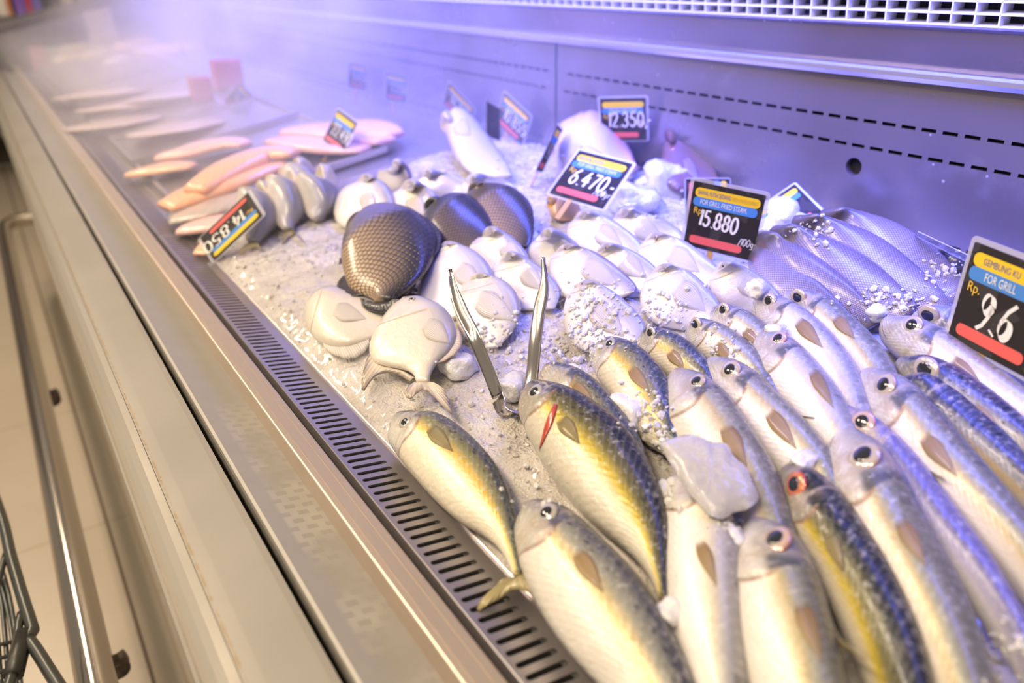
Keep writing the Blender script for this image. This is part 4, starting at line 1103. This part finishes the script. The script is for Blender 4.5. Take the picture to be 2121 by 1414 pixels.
# wet clear crumbs lying on and between the fish, in the places where the photo has them
def drift(px, py, sx, sy, n, h0, h1, big=1.):
    for _ in range(n):
        x, y = rng.gauss(px, sx), rng.gauss(py, sy); r = rng.choice((.0012, .0016, .0024, .0036))*big*rng.uniform(.8, 1.3)
        q = on(x, y, 0.); ry = ray(x, y).normalized(); best = (q-EYE).length
        for b_ in ALLB:
            l_ = b_.ray_cast(EYE, ry, best)
            if l_[0] is not None: best = l_[3]
        q = EYE+ry*best
        nug(m2, q+Vector((0, 0, r*.3)), r, rng)
for a in [(1230,630,45,30,130,.03,.06),(1080,700,50,40,160,.01,.03),(1380,640,40,25,90,.03,.06),(1200,690,60,20,120,.02,.04),(1335,850,22,30,70,.01,.035),
          (1368,905,10,22,40,.015,.04),(1165,735,30,10,40,.02,.035),(1500,720,20,18,30,.04,.055),(1225,735,14,14,25,.02,.04),(1840,620,45,14,90,.035,.055),(1690,480,30,15,50,.05,.075),(1960,560,30,20,50,.03,.06),
          (1100,340,40,15,120,.0,.03),(1320,400,50,25,120,.01,.04),(1380,930,15,15,18,.02,.04),(1100,1000,30,40,20,.0,.008),(1390,1020,10,30,25,.015,.03),(1500,1090,25,12,20,.05,.06),(990,730,35,20,60,.005,.02),(2080,1360,30,40,50,.0,.015)]:
    drift(*a)
meta(m2.build('wet_ice_crumbs', M_WET), 'clear wet ice crumbs between the fish', 'ice', None, 'stuff')
# ------------------------------------------------------------------ tongs
tg = empty('tongs', on(1065, 855, .02), 'steel serving tongs stuck upright in the ice', 'tongs')
def ribbon(name, path, wdir, wid, th, mat, parent):
    P_ = catmull(path, 40); m = MB(); n = len(P_); vs = []
    for i, p in enumerate(P_):
        t = (P_[min(i+1, n-1)]-P_[max(i-1, 0)]).normalized(); w = (wdir-t*wdir.dot(t)).normalized(); q = t.cross(w)
        ww = wid if not callable(wid) else wid(i/(n-1))
        lip = .0022
        vs += [p+w*ww/2+q*(th/2+lip), p+w*(ww/2-.0012)+q*(-th/2+.0012), p+w*ww*.3-q*th/2, p-w*ww*.3-q*th/2, p-w*(ww/2-.0012)+q*(-th/2+.0012), p-w*ww/2+q*(th/2+lip), p-w*ww*.3+q*th/2, p+w*ww*.3+q*th/2]
    K = 8; fs = []
    for i in range(n-1):
        for k in range(K): fs.append((i*K+k, i*K+(k+1) % K, (i+1)*K+(k+1) % K, (i+1)*K+k))
    fs.append(tuple(range(K-1, -1, -1))); fs.append(tuple((n-1)*K+k for k in range(K)))
    m.add(vs, fs); return m.build(name, mat, parent, True)
M_TONG = plain('tong_steel', (.58,.55,.53), .2, 1.)
cam_dir = Vector((.15, -.85, .5)); arm_dir = Vector((XC.x, YC.x, ZC.x))*.85+cam_dir*.45
la = [on(934,560,.125), on(944,610,.11), on(962,655,.095), on(985,700,.08), on(1010,760,.05), on(1034,822,.02)]
bend = [on(1034,822,.02), on(1044,845,.014), on(1060,852,.012), on(1078,849,.012), on(1090,832,.014), on(1096,805,.018)]
rr_ = [on(1096,805,.018), on(1102,765,.035), on(1108,700,.065), on(1116,640,.09), on(1126,590,.11), on(1124,532,.135)]
ribbon('arm', la, arm_dir, lambda s: .005+.010*sstep(0, .35, s), .0012, M_TONG, tg)
ribbon('spring_bend', bend, cam_dir, .022, .0012, M_TONG, tg)
ribbon('arm', rr_, arm_dir, lambda s: .005+.010*sstep(0, .35, 1-s), .0012, M_TONG, tg)
# ------------------------------------------------------------------ price tags
CR = Vector((XC.x, YC.x, ZC.x)); CU = -Vector((XC.y, YC.y, ZC.y)); CF = Vector((XC.z, YC.z, ZC.z))
M_BOARD = NT('tag_board'); M_BOARD.bsdf(Base_Color=M_BOARD.mix(M_BOARD.smooth(M_BOARD.noise(M_BOARD.obj(), 45, 3), .52, .56), (.028,.024,.022), (.050,.045,.042)), Roughness=.65, Specular_IOR_Level=.2); M_BOARD = M_BOARD.m
M_YEL = plain('tag_yellow', (.86,.58,.03), .6, Specular_IOR_Level=.2); M_BLU = plain('tag_blue', (.08,.26,.66), .6, Specular_IOR_Level=.2); M_REDB = plain('tag_red', (.78,.14,.12), .6, Specular_IOR_Level=.2)
M_CHALK = plain('tag_chalk_white', (.86,.85,.82), .5); M_INK = plain('tag_ink_blue', (.05,.10,.36), .5); M_GOLDT = plain('tag_gold_text', (.84,.55,.05), .5); M_FADE = plain('tag_faded', (.62,.40,.06), .5); M_REDT = plain('tag_red_text', (.86,.30,.26), .5)
M_SLEEVE = NT('clear_sleeve'); _a = M_SLEEVE.n('ShaderNodeBsdfTransparent', None, Color=(.93,.94,.96)); _b = M_SLEEVE.n('ShaderNodeBsdfPrincipled', None, Roughness=.12); _b.inputs['Base Color'].default_value = (.75,.75,.82,1)
_m = M_SLEEVE.n('ShaderNodeMixShader', None, Fac=.38); M_SLEEVE.t.links.new(_a.outputs[0], _m.inputs[1]); M_SLEEVE.t.links.new(_b.outputs[0], _m.inputs[2]); M_SLEEVE.t.links.new(_m.outputs[0], M_SLEEVE.out.inputs[0]); M_SLEEVE = M_SLEEVE.m
M_STAKE = plain('stake_tan', (.55,.33,.10), .5)
def arc(cx, cy, rx, ry, a0, a1, n=18):
    return [(cx+rx*cos(a0+(a1-a0)*i/n), cy+ry*sin(a0+(a1-a0)*i/n)) for i in range(n+1)]
DIG = {'0': [arc(.35,.6,.33,.6,pi/2,pi/2+2*pi,28)], '1': [[(.12,.95),(.30,1.2),(.26,.6),(.22,0)]],
 '2': [[(.05,.95)]+arc(.33,.88,.28,.32,pi*.95,-pi*.15,12)+[(.35,.4),(.04,.03),(.68,.03)]],
 '3': [arc(.3,.9,.28,.3,pi*.9,-pi*.5,12)+arc(.3,.3,.33,.3,pi*.5,-pi*.9,14)],
 '4': [[(.45,1.2),(.02,.42),(.72,.42)],[(.52,.85),(.46,0)]],
 '5': [[(.66,1.18),(.18,1.18),(.12,.70)]+arc(.32,.38,.32,.36,pi*.65,-pi*.85,16)],
 '6': [[(.58,1.2),(.25,.9),(.06,.5)]+arc(.34,.34,.29,.33,pi*.9,pi*2.95,24)],
 '7': [[(.04,1.15),(.68,1.15),(.42,.55),(.28,0)]],
 '8': [arc(.36,.90,.25,.28,-pi/2,pi*1.5,22),arc(.34,.32,.31,.31,pi/2,pi*2.5,24)],
 '9': [arc(.36,.86,.28,.32,0,2*pi,22)+[(.62,.5),(.42,.12),(.16,-.06)]],
 '.': [[(.08,.0),(.14,.06)]], ',': [[(.12,.08),(.04,-.18)]], '-': [[(0,.5),(.35,.52)]], '/': [[(0,-.05),(.4,1.15)]], 'g': [arc(.3,.4,.26,.3,0,2*pi,16)+[(.56,.2),(.5,-.3),(.1,-.35)]], 'r': [[(.05,.7),(.08,0)],[(.07,.45),(.22,.66),(.4,.66)]]}
ADV = {'.': .34, ',': .3, '-': .5, '1': .5, '/': .5}
def strokes(text, x, y, h, wid, slant=0., nib=None, rise=0.):
    """hand-lettered figures as flat pen ribbons, in tag coordinates"""
    V_ = []; Fc = []; s = h/1.2; cx = x; kx = .64
    for ch in text:
        for st_ in DIG.get(ch, []):
            P_ = [Vector((cx+(px+slant*py)*s*kx, y+py*s+rise*(cx-x), 0)) for px, py in st_]
            if len(P_) < 6: P_ = catmull(P_, 14) if len(P_) > 2 and ch not in '47' else catmull2l(P_)
            b = len(V_)
            for i, p in enumerate(P_):
                t = (P_[min(i+1, len(P_)-1)]-P_[max(i-1, 0)]); t = t.normalized() if t.length > 0 else Vector((1, 0, 0))
                q = Vector((-t.y, t.x, 0))*wid/2
                if nib: q = q*.35+Vector((cos(nib), sin(nib), 0))*wid*.5
                V_ += [p+q, p-q]
            Fc += [(b+2*i, b+2*i+1, b+2*i+3, b+2*i+2) for i in range(len(P_)-1)]
        cx += ADV.get(ch, .92)*s*kx
    return V_, Fc
def catmull2l(P_):
    out = []
    for a, b in zip(P_, P_[1:]): out += [a.lerp(b, i/6) for i in range(6)]
    return out+[P_[-1]]
def rrect(x0, y0, x1, y1, r, n=5):
    P_ = []
    for cx, cy, a in ((x1-r, y1-r, 0), (x0+r, y1-r, pi/2), (x0+r, y0+r, pi), (x1-r, y0+r, 1.5*pi)):
        P_ += [(cx+r*cos(a+pi/2*i/n), cy+r*sin(a+pi/2*i/n)) for i in range(n+1)]
    return P_
def letters(body, x0, y0, x1, y1):
    cu = bpy.data.curves.new('lettering', 'FONT'); cu.body = body; cu.size = 1; cu.resolution_u = 3
    ob = bpy.data.objects.new('lettering', cu); COL.objects.link(ob)
    dg = bpy.context.evaluated_depsgraph_get(); me = bpy.data.meshes.new_from_object(ob.evaluated_get(dg))
    V_ = [v.co.copy() for v in me.vertices]; Fc = [tuple(p.vertices) for p in me.polygons]
    bpy.data.objects.remove(ob); bpy.data.curves.remove(cu); bpy.data.meshes.remove(me)
    xs = [v.x for v in V_]; ys = [v.y for v in V_]
    sx = (x1-x0)/(max(xs)-min(xs)); sy = (y1-y0)/(max(ys)-min(ys))
    return [Vector((x0+(v.x-min(xs))*sx, y0+(v.y-min(ys))*sy, 0)) for v in V_], Fc
GT = 'black price tags on stakes'
def tag(label, ctr, right, up, w=.1, h=.092, price=None, px=(-.26, -.12, .30), slant=.12, nib=None, wid=.03, rise=0., unit=None, head=None, sub=None, fade=None, rp=True, stake=None, plain_back=False, sleeve=.055, foot=None):
    right = Vector(right).normalized(); up = Vector(up); up = (up-right*up.dot(right)).normalized(); n = right.cross(up)
    ctr = Vector(ctr)
    if n.dot(EYE-ctr) < 0 and not plain_back: n = -n
    root = empty('price_tag', ctr, label, 'price tag', GT)
    def place(V_, dz): return [ctr+right*(v[0]*w)+up*(v[1]*h)+n*dz for v in V_]
    def flat(name, outline, z0, z1, mat, parent=root):
        k = len(outline); vs = place(outline, z1)+place(outline, z0)
        return mesh(name, vs, [tuple(range(k)), tuple(range(2*k-1, k-1, -1))]+[(i, i+k, (i+1) % k+k, (i+1) % k) for i in range(k)], mat, parent)
    e = sleeve
    bd = flat('board', rrect(-.5, -.5, .5, .5, .015), -.0006, .0006, M_BOARD)
    if sleeve: flat('clear_sleeve', rrect(-.5-e, -.5-e*.8, .5+e, .5+e, .06), -.0012, -.0007, M_SLEEVE)
    if not plain_back:
        y = flat('name_band', rrect(-.455, .285, .455, .425, .06), .0006, .0009, M_YEL)
        b = flat('use_band', rrect(-.465, .145, .44, .285, .06), .0006, .0009, M_BLU)
        flat('red_band', rrect(-.43, -.43, .33, -.31, .05), .0006, .0009, M_REDB)
        def txt(nm, V_, Fc, mat, parent=root, dz=.0012): return mesh(nm, place(V_, dz), Fc, mat, parent)
        if head: txt('lettering', *letters(head[0], head[1], .325, head[2], .39), M_INK, y)
        if fade: txt('lettering', *letters(fade[0], fade[1], .325, fade[2], .38), M_FADE, y)
        if sub: txt('lettering', *letters(sub[0], sub[1], .175, sub[2], .26), M_CHALK, b)
        if rp: txt('currency', *letters('Rp.', -.43, .0, -.29, .13), M_GOLDT)
        if price:
            V_, Fc = strokes(price, px[0], px[1], px[2], wid, slant, nib, rise); txt('price', V_, Fc, M_CHALK)
        if unit:
            V_, Fc = strokes('/100gr', unit[0], unit[1], unit[2], .010, .15, None, 0.); txt('unit', V_, Fc, M_CHALK)
    if stake:
        m = MB(); a = ctr-up*h*.5-right*w*stake; m.obox(a-up*.012-n*.0015, right*.0045, n*.0012, up*.03); m.build('stake', M_STAKE, root)
    return root
def sc(c, s): return EYE+(Vector(c)-EYE)*s
tag('black price tag reading 15.880 with a clear sleeve, standing in the pomfrets', S15[0], S15[1], S15[2], S15[3], S15[4], '15.880', (-.34, -.13, .24), .06, None, .034, -.05, (.27, -.30, .11), ('BAWAL PUTIH SEDANG', -.41, .05), ('FOR GRILL FRIED STEAM,', -.36, .30), ('FRESH WHITE POMFRET', .07, .42), stake=.1)
tag('black price tag reading 6.470 leaning back over the ice', S64[0], S64[1], S64[2], S64[3], S64[4], '6.470,-', (-.33, -.20, .32), .10, None, .040, -.03, (.20, -.30, .13), ('BAWAL PUTIH', -.40, .05), ('FOR GRILL FRIED STEAM,', -.36, .36), None, stake=.1)
tag('black price tag reading 12.350 upright against the steel wall', sc((1.1487,1.2798,1.0102), .90), (.5963,-.8008,.0568), (-.1588,-.0483,.9861), .09, .083, '12.350,-', (-.34, -.17, .34), .03, None, .035, 0., (.27, -.12, .10), None, ('FOR GRILL FRIED STEAM', -.30, .30), None, stake=.05)
tag('large black price tag beginning 9.6, cut by the right frame edge', (.7215,.276,1.0289), (-.3115,-.9503,.0034), (.0304,-.0064,.9995), .1, .098, '9.6', (-.25, -.27, .36), .10, pi*.80, .058, -.02, None, ('GEMBUNG KU', -.34, .06), ('FOR GRILL', -.28, .06), None, stake=.1)
tag('black price tag turned edge-on beside the pink snapper', (.878,1.185,.998), (.66,.70,-.28), (.456,-.121,.882), .088, .09, '9.470', (-.3, -.2, .34), .05, None, .035, stake=.1)
tag('black price tag reading 10.855 leaning against the wall', sc((1.0911,1.6296,.9685), .955), (.1895,-.8513,-.4893), (-.0424,-.5049,.8621), .095, .088, '10.855', (-.32, -.2, .36), .05, None, .035, 0., None, None, ('FOR GRILL', -.3, .1), None, stake=.1)
tag('black price tag reading 16.850 behind the upright pale fish', sc((1.0951,1.9084,.9669), .95), (.3481,-.6831,-.6421), (-.1782,-.7206,.67), .095, .088, '16.850', (-.32, -.2, .36), .05, None, .035, 0., None, None, ('FOR GRILL', -.3, .1), None, stake=.1)
tag('misted price tag on the wall side, right of the faintest one', sc((1.269,2.6694,.9183), .81), (.9186,.2961,-.2618), (.1957,.2348,.9521), .080, .074, '7.250', (-.28, -.2, .36), .05, None, .035, stake=.1)
tag('faintest price tag, deepest in the mist by the wall', sc((1.3057,3.1018,.9127), .79), (.8985,.3515,-.2628), (.2243,.1469,.9634), .078, .072, '8.450', (-.28, -.2, .36), .05, None, .035, stake=.1)
tag('price tag leaning to the left beside the far pink fillets', sc((.7796,2.0162,.9188), .87), (.1265,-.9606,-.2474), (.5104,-.1508,.8466), .087, .080, '22.490', (-.32, -.2, .36), .05, None, .035, stake=.1)
tag('tilted misted price tag near the dark red packages', sc((.8459,3.2287,.8522), .84), (.5832,.4169,-.6972), (.7502,.0529,.6591), .084, .077, '14.250', (-.32, -.2, .36), .05, None, .035, stake=.1)
L_ = on(533,418,.085); R_ = on(425,520,.012); cc_ = (L_+R_)/2; rt = (R_-L_).normalized()
tag('dark price tag toppled over between the fillets and the small silvery fish', cc_, rt, (EYE-cc_).normalized()*.30+CR*.65-CU*.3, (R_-L_).length*.92, .055, '14.850', (-.3, -.2, .36), .05, None, .035, )
c_ = EYE+ray(1632,440)*1.13
tag('black price tag tilted at the wall, half behind the clear bag', c_, CR*.75+CU*.52-CF*.1, CU*.80-CR*.25+CF*.45, .072, .066, None, rp=False)
c_ = EYE+ray(1466,418)*1.24
tag('black price tag on its side hidden behind the 15.880 tag', c_, -CU, CR-CU*.05, .075, .072, None, rp=False, sleeve=.03)
c_ = EYE+ray(1022,252)*1.72
tag('dark price tag seen from behind, next to the 10.855 tag', c_, CR*.5+CF*.9, CU, .06, .075, plain_back=True, sleeve=0)
m = MB(); pts = [on(1896,487,.075), on(2003,541,.070), on(2006,527,.095), on(1902,478,.095)]
nn_ = (pts[1]-pts[0]).cross(pts[3]-pts[0]).normalized()*.0012
m.add([p for p in pts]+[p+nn_ for p in pts], [(0,1,2,3),(7,6,5,4),(0,4,5,1),(1,5,6,2),(2,6,7,3),(3,7,4,0)])
meta(m.build('tag_holder', M_SLEEVE), 'empty clear plastic tag holder lying by the 9.6 tag', 'tag holder')

# ------------------------------------------------------------------ the far, misted half of the case
m = MB(); YD = 1.62
m.add([(.2725, YD, .838), (.79, YD, .915), (XW, YD, .915), (.2725, Y1-.05, .838), (.79, Y1-.05, .915), (XW, Y1-.05, .915),
       (.2725, YD, .80), (XW, YD, .80), (.2725, Y1-.05, .80), (XW, Y1-.05, .80)],
      [(0,1,4,3),(1,2,5,4),(0,3,8,6),(6,7,2,1,0),(8,3,4,5,9),(7,9,5,2),(6,8,9,7)])
m.build('display_deck', M_TRAY, ct)
GY = 'steel fillet trays in the far half of the case'
names = ['nearest fillet tray, heaped with salmon-coloured fillets', 'second fillet tray, empty and misted', 'third fillet tray from the ice, misted', 'fourth fillet tray from the ice, misted', 'fifth fillet tray, in front of the far heap', 'last fillet tray, carrying the far pale heap']
ty = [1.70, 2.30, 2.72, 3.14, 3.56, 4.0]; tl_ = [.57, .40, .40, .40, .42, 1.15]
def slope(x): return zbed(x)-.004
for k in range(6):
    y0, y1 = ty[k], ty[k]+tl_[k]; m = MB(); prof = []
    r0, r1 = .285, .77
    out = [(r0, slope(r0)+.012), (r0+.012, slope(r0)+.012), (r0+.022, slope(r0)+.001), (r1-.022, slope(r1)+.001), (r1-.012, slope(r1)+.014), (r1, slope(r1)+.014), (r1-.01, slope(r1)-.002), (r0+.01, slope(r0)-.002)]
    m.extrude_profile(out, y0, y1)
    for y in (y0, y1): m.obox(((r0+r1)/2, y, (slope(r0)+slope(r1))/2+.006), Vector((1, 0, .16)).normalized()*.245, Vector((0, .005, 0)), Vector((0, 0, .008)))
    meta(m.build('fillet_tray', M_TRAY), names[k], 'tray', GY)
def m_fillet(name, a, b):
    t = NT(name); u, v = fish_uv(t); p = t.obj()
    w = t.math('SINE', t.math('ADD', t.math('MULTIPLY', u, 60.), t.math('MULTIPLY', t.math('ABSOLUTE', t.math('SUBTRACT', v, .5)), 30.)))
    c = t.mix(t.noise(p, 14, 3), a, b); c = t.mix(t.math('MULTIPLY', t.smooth(w, .5, 1.), .25), c, (.86,.66,.54))
    t.bsdf(Base_Color=c, Roughness=.3, Coat_Weight=.5, Subsurface_Weight=.2, Subsurface_Radius=(1,.4,.3), Subsurface_Scale=.01); return t.m
MFI = m_fillet('fillet_salmon', (.86,.40,.22), (.88,.54,.38)); MFP = m_fillet('fillet_pink', (.84,.44,.42), (.86,.58,.54)); MFM = m_fillet('fillet_pale', (.66,.50,.50), (.72,.58,.56)); MFG = m_fillet('fillet_skin_grey', (.40,.36,.34), (.52,.44,.40)); MFC = m_fillet('fillet_cream', (.80,.66,.48), (.82,.74,.62))
def fillet(label, path, wid, th, mat, h=.012, group='fish fillets on the far trays', name='fillet', cat='fillet'):
    wid *= 1.35; th *= .8
    P_ = catmull([on(x, y, h) for x, y in path], 22); n = len(P_); K = 14; vs = []; uv = []; fs = []
    for i, p in enumerate(P_):
        s = i/(n-1); t = (P_[min(i+1, n-1)]-P_[max(i-1, 0)]).normalized(); q = t.cross(Vector((0, 0, 1))).normalized(); up = q.cross(t)
        w = wid*(.22+.78*sin(pi*min(1, .08+s*.9))**.6)/2; hh = th*(.35+.65*sin(pi*min(1, .06+s*.9))**.7)
        for k in range(K):
            a = 2*pi*k/K; dx = cos(a); dz = sin(a); dz = (abs(dz)**.7 if dz > 0 else dz*.3)
            vs.append(p+q*w*dx*(1+.05*noise.noise(p*40+Vector((k, 0, 0))))+up*hh*dz*(1-.28*math.exp(-(dx/.25)**2)*(dz > 0))); uv.append((s, (dx+1)/2))
    for i in range(n-1):
        for k in range(K): fs.append((i*K+k, i*K+(k+1) % K, (i+1)*K+(k+1) % K, (i+1)*K+k))
    fs.append(tuple(range(K-1, -1, -1))); fs.append(tuple((n-1)*K+k for k in range(K)))
    c = P_[n//2]; o = mesh(name, [v-c for v in vs], fs, mat, None, True, uv); o.location = c
    return meta(o, label, cat, group)
fillet('long salmon-coloured fillet lying on top of the heap', [(402,398),(450,370),(500,345),(560,322),(612,322)], .075, .032, MFI, .04)
fillet('long salmon-coloured fillet at the front of the heap, meat side up', [(340,432),(400,408),(465,385),(530,362),(592,342)], .085, .030, MFI, .022)
fillet('short orange fillet at the left of the heap by the grille', [(268,362),(310,356),(355,350),(405,345)], .07, .022, MFI, .012)
fillet('salmon-coloured fillet at the back of the heap', [(330,328),(380,320),(430,308),(480,300),(510,303)], .08, .030, MFP, .016)
fillet('grey skin-side fillet below the salmon ones', [(352,458),(420,440),(490,418),(560,395)], .075, .020, MFG, .010)
fillet('pink fillet edge beside the toppled dark tag', [(372,478),(420,470),(465,460),(500,448)], .06, .018, MFP, .008)
fillet('orange fillet tip under the toppled dark tag', [(412,528),(435,510),(462,485),(485,468)], .035, .012, MFI, .006)
fillet('far pink fillet nearest the leaning tag', [(570,292),(640,300),(700,308),(760,312)], .10, .028, MFP, .012)
fillet('far pink fillet behind the leaning tag', [(600,272),(670,272),(740,282),(800,296)], .12, .030, MFP, .016)
fillet('far pale pink fillet at the wall side', [(700,262),(760,268),(820,282)], .10, .028, MFP, .020)
for k, (x0, y0, x1, y1, w_, mt, lb) in enumerate([
    (170,258,300,252,.10,MFM,'thin misted fillet on the second tray'), (190,222,330,214,.10,MFM,'thin misted fillet on the third tray'), (300,268,430,262,.10,MFM,'thin pink misted fillet on the second tray, wall side'),
    (150,196,280,190,.12,MFM,'thin misted fillet on the fourth tray'), (300,200,420,194,.12,MFM,'thin misted fillet on the fourth tray, wall side')]):
    fillet(lb, [(x0,y0),((x0+x1)/2,(y0+y1)/2-2),(x1,y1)], w_*2.3, .006, mt, .012)
GH = 'pale pieces heaped on the last tray'
for k, (px, py, s, mt, lb) in enumerate([
    (150,130,.09,MFC,'cream-coloured piece at the left of the far heap'), (165,112,.11,MFC,'big cream-coloured piece in the far heap, left half'), (215,118,.11,MFC,'cream-coloured piece in the middle of the far heap'),
    (245,132,.08,MFC,'small cream-coloured piece at the front of the far heap'), (285,108,.12,MFP,'pale pink piece in the far heap, right of the cream ones'), (335,118,.12,MFP,'pale pink piece at the front of the far heap'),
    (385,112,.11,MFP,'pale pink piece at the right of the far heap'), (300,99,.11,MFP,'pale piece on top of the far heap'), (400,92,.12,MFP,'pale piece at the back of the far heap, wall side')]):
    lump('fish_piece', on(px, py, -.02), (s, s*.8, s*.55), lb, 'fish piece', mt, 50+k, GH, .35)
for lb, px, py, s in (('dark red package standing beside the far tilted tag', 470, 152, (.05,.035,.05)), ('small red package left of the dark red one', 416, 184, (.035,.03,.04))):
    c = on(px, py, s[2]); m = MB(); m.box((-s[0], -s[1], -s[2]), (s[0], s[1], s[2])); o = m.build('package', plain('package_red', (.42,.03,.12), .4)); o.location = c
    md = o.modifiers.new('edge', 'BEVEL'); md.width = .006; md.segments = 3
    meta(o, lb, 'package', 'red packages in the mist')

# ------------------------------------------------------------------ shop beyond the counter
yB = 6.6
sh = empty('store_shelf', (.1, yB, 0), 'dark shop shelf far behind the counter, stacked with goods', 'shelf')
xl = aty(-60, 40, yB).x; xr = aty(330, 0, yB).x
zS = aty(60, 34, yB).z
m = MB()
for z in (zS-.75, zS-.36, zS, zS+.42): m.box((xl-.3, yB, z-.025), (xr+.1, yB+.4, z))
m.build('shelf_board', plain('shelf_brown', (.11,.085,.06), .5), sh)
m = MB()
for x in (xl-.3, (xl+xr)/2-.1, xr+.07): m.box((x, yB, 0), (x+.03, yB+.42, zS+.8))
m.build('upright', plain('upright_dark', (.05,.045,.04), .5), sh)
m = MB(); m.box((xl-.3, yB+.40, .02), (xr+.1, yB+.42, zS+.8)); m.build('shelf_back', plain('shelf_back_brown', (.10,.08,.06), .6), sh)
GB = 'goods on the far shop shelf'
def good(label, px0, px1, col, h, y=yB+.08, zz=None):
    a = aty(px0, 20, yB).x; b = aty(px1, 20, yB).x; z = (zS if zz is None else zz)+.001
    m = MB(); m.box((-(b-a)/2, -.06, 0), ((b-a)/2, .06, h)); o = m.build('product_box', plain('box_'+label.split()[0], col, .45)); o.location = ((a+b)/2, y+.08, z)
    md = o.modifiers.new('edge', 'BEVEL'); md.width = .008; md.segments = 2
    meta(o, label, 'box', GB)
good('white box with rounded edges at the far left of the shop shelf', -5, 18, (.8,.75,.7), .19)
good('orange box beside the white one on the shop shelf', 19, 27, (.75,.25,.08), .13)
good('violet box in the middle of the shop shelf', 34, 58, (.22,.10,.55), .17)
good('red box next to the violet one on the shop shelf', 59, 72, (.55,.04,.12), .18)
good('blue-violet box right of the red one on the shop shelf', 73, 92, (.18,.14,.62), .15)
good('cream box near the dark sloping edge on the shop shelf', 132, 158, (.66,.60,.42), .16)
good('yellow box at the right end of the shop shelf', 178, 205, (.80,.48,.06), .2)
good('pink box on the lower shop shelf', 36, 72, (.80,.36,.60), .16, yB+.02, zS-.36)
good('pale grey box beside the pink one on the lower shop shelf', 73, 104, (.62,.64,.62), .15, yB+.02, zS-.36)
p0 = aty(188, 60, 5.7); p1 = aty(238, 60, 5.7)
m = MB(); m.box((p0.x, 5.7, 0), (p1.x, 5.9, 2.6)); structure(m.build('pillar', plain('pillar_beige', (.66,.56,.44), .6)), 'beige pillar behind the end glass', 'pillar')
m = MB(); m.box((-4, 9, 0), (5, 9.1, 3.2)); structure(m.build('wall_back', plain('wall_far_grey', (.42,.38,.36), .7)), 'far grey-brown shop wall', 'wall')

# ------------------------------------------------------------------ drifting cold mist
t = NT('cold_mist'); p = t.geo(); s = t.n('ShaderNodeSeparateXYZ'); t.set(s, 'Vector', p)
X_, Y_, Z_ = s.outputs
yy = t.math('ADD', Y_, t.math('MULTIPLY', t.smooth(X_, .65, 1.05), .55))
d = t.smooth(yy, .95, 2.3)
nz = t.noise(p, 3.2, 3, .6)
d = t.math('MULTIPLY', d, t.smooth(nz, .30, .72))
d = t.math('MULTIPLY', d, t.math('SUBTRACT', 1., t.smooth(t.math('SUBTRACT', Z_, t.math('MULTIPLY', t.smooth(X_, .2, .8), .42)), .92, 1.22)))
d = t.math('MULTIPLY', d, t.smooth(X_, .03, .28))
d = t.math('MULTIPLY', d, MIST)
vs_ = t.n('ShaderNodeVolumeScatter', None, Color=(.40,.40,.47), Anisotropy=.15); t.set(vs_, 'Density', d)
t.t.links.new(vs_.outputs[0], t.out.inputs[1])
t.m.cycles.volume_step_rate = 3.5
m = MB(); m.box((.02, .75, .862), (XW-.002, 5.24, 1.66)); o = m.build('cold_mist', t.m)
meta(o, 'cold mist drifting along the far half of the case', 'mist', None, 'stuff')

# ------------------------------------------------------------------ light
def area(name, loc, rot, size, power, col):
    l = bpy.data.lights.new(name, 'AREA'); l.shape = 'RECTANGLE'; l.size, l.size_y = size; l.energy = power; l.color = col
    o = bpy.data.objects.new(name, l); COL.objects.link(o); o.location = loc; o.rotation_euler = rot; return o
WARM = (1., .80, .57)
for k, (x, y) in enumerate(((-.75, .3), (-.75, 2.1), (-.75, 4.2))):
    area('ceiling_lamp', (x, y, 2.75), (0, math.radians(-18), 0), (.35, 1.2), P_WARM, WARM)
area('aisle_lamp', (-2.6, 1.6, 2.9), (0, math.radians(-35), 0), (.6, 3.0), P_AISLE, (1., .84, .64))
cl = area('canopy_lamp', (.84, 2.0, 1.74), (0, math.radians(-16), 0), (.20, 5.2), P_BLUE, (.11, .14, 1.0)); cl.data.spread = math.radians(98)
wl = area('wall_fill_blue', (.70, 2.2, 1.64), (0, math.radians(-58), 0), (.05, 5.4), P_WALL, (.13, .15, 1.0)); wl.data.spread = math.radians(120)  # added blue fill aimed at the back wall, not a fixture of the case
w = bpy.data.worlds.new('shop_air'); scene.world = w; w.use_nodes = True
bg = w.node_tree.nodes['Background']; bg.inputs[0].default_value = (1., .84, .66, 1); bg.inputs[1].default_value = P_AMB
scene.view_settings.view_transform = 'Standard'; scene.view_settings.look = 'None'; scene.view_settings.exposure = EXPO; scene.view_settings.gamma = 1
scene.view_settings.use_curve_mapping = False
cy_ = scene.cycles
cy_.max_bounces = 6; cy_.diffuse_bounces = 2; cy_.adaptive_threshold = .03; cy_.glossy_bounces = 3; cy_.transmission_bounces = 4; cy_.transparent_max_bounces = 10; cy_.volume_bounces = 1
cy_.caustics_reflective = False; cy_.caustics_refractive = False
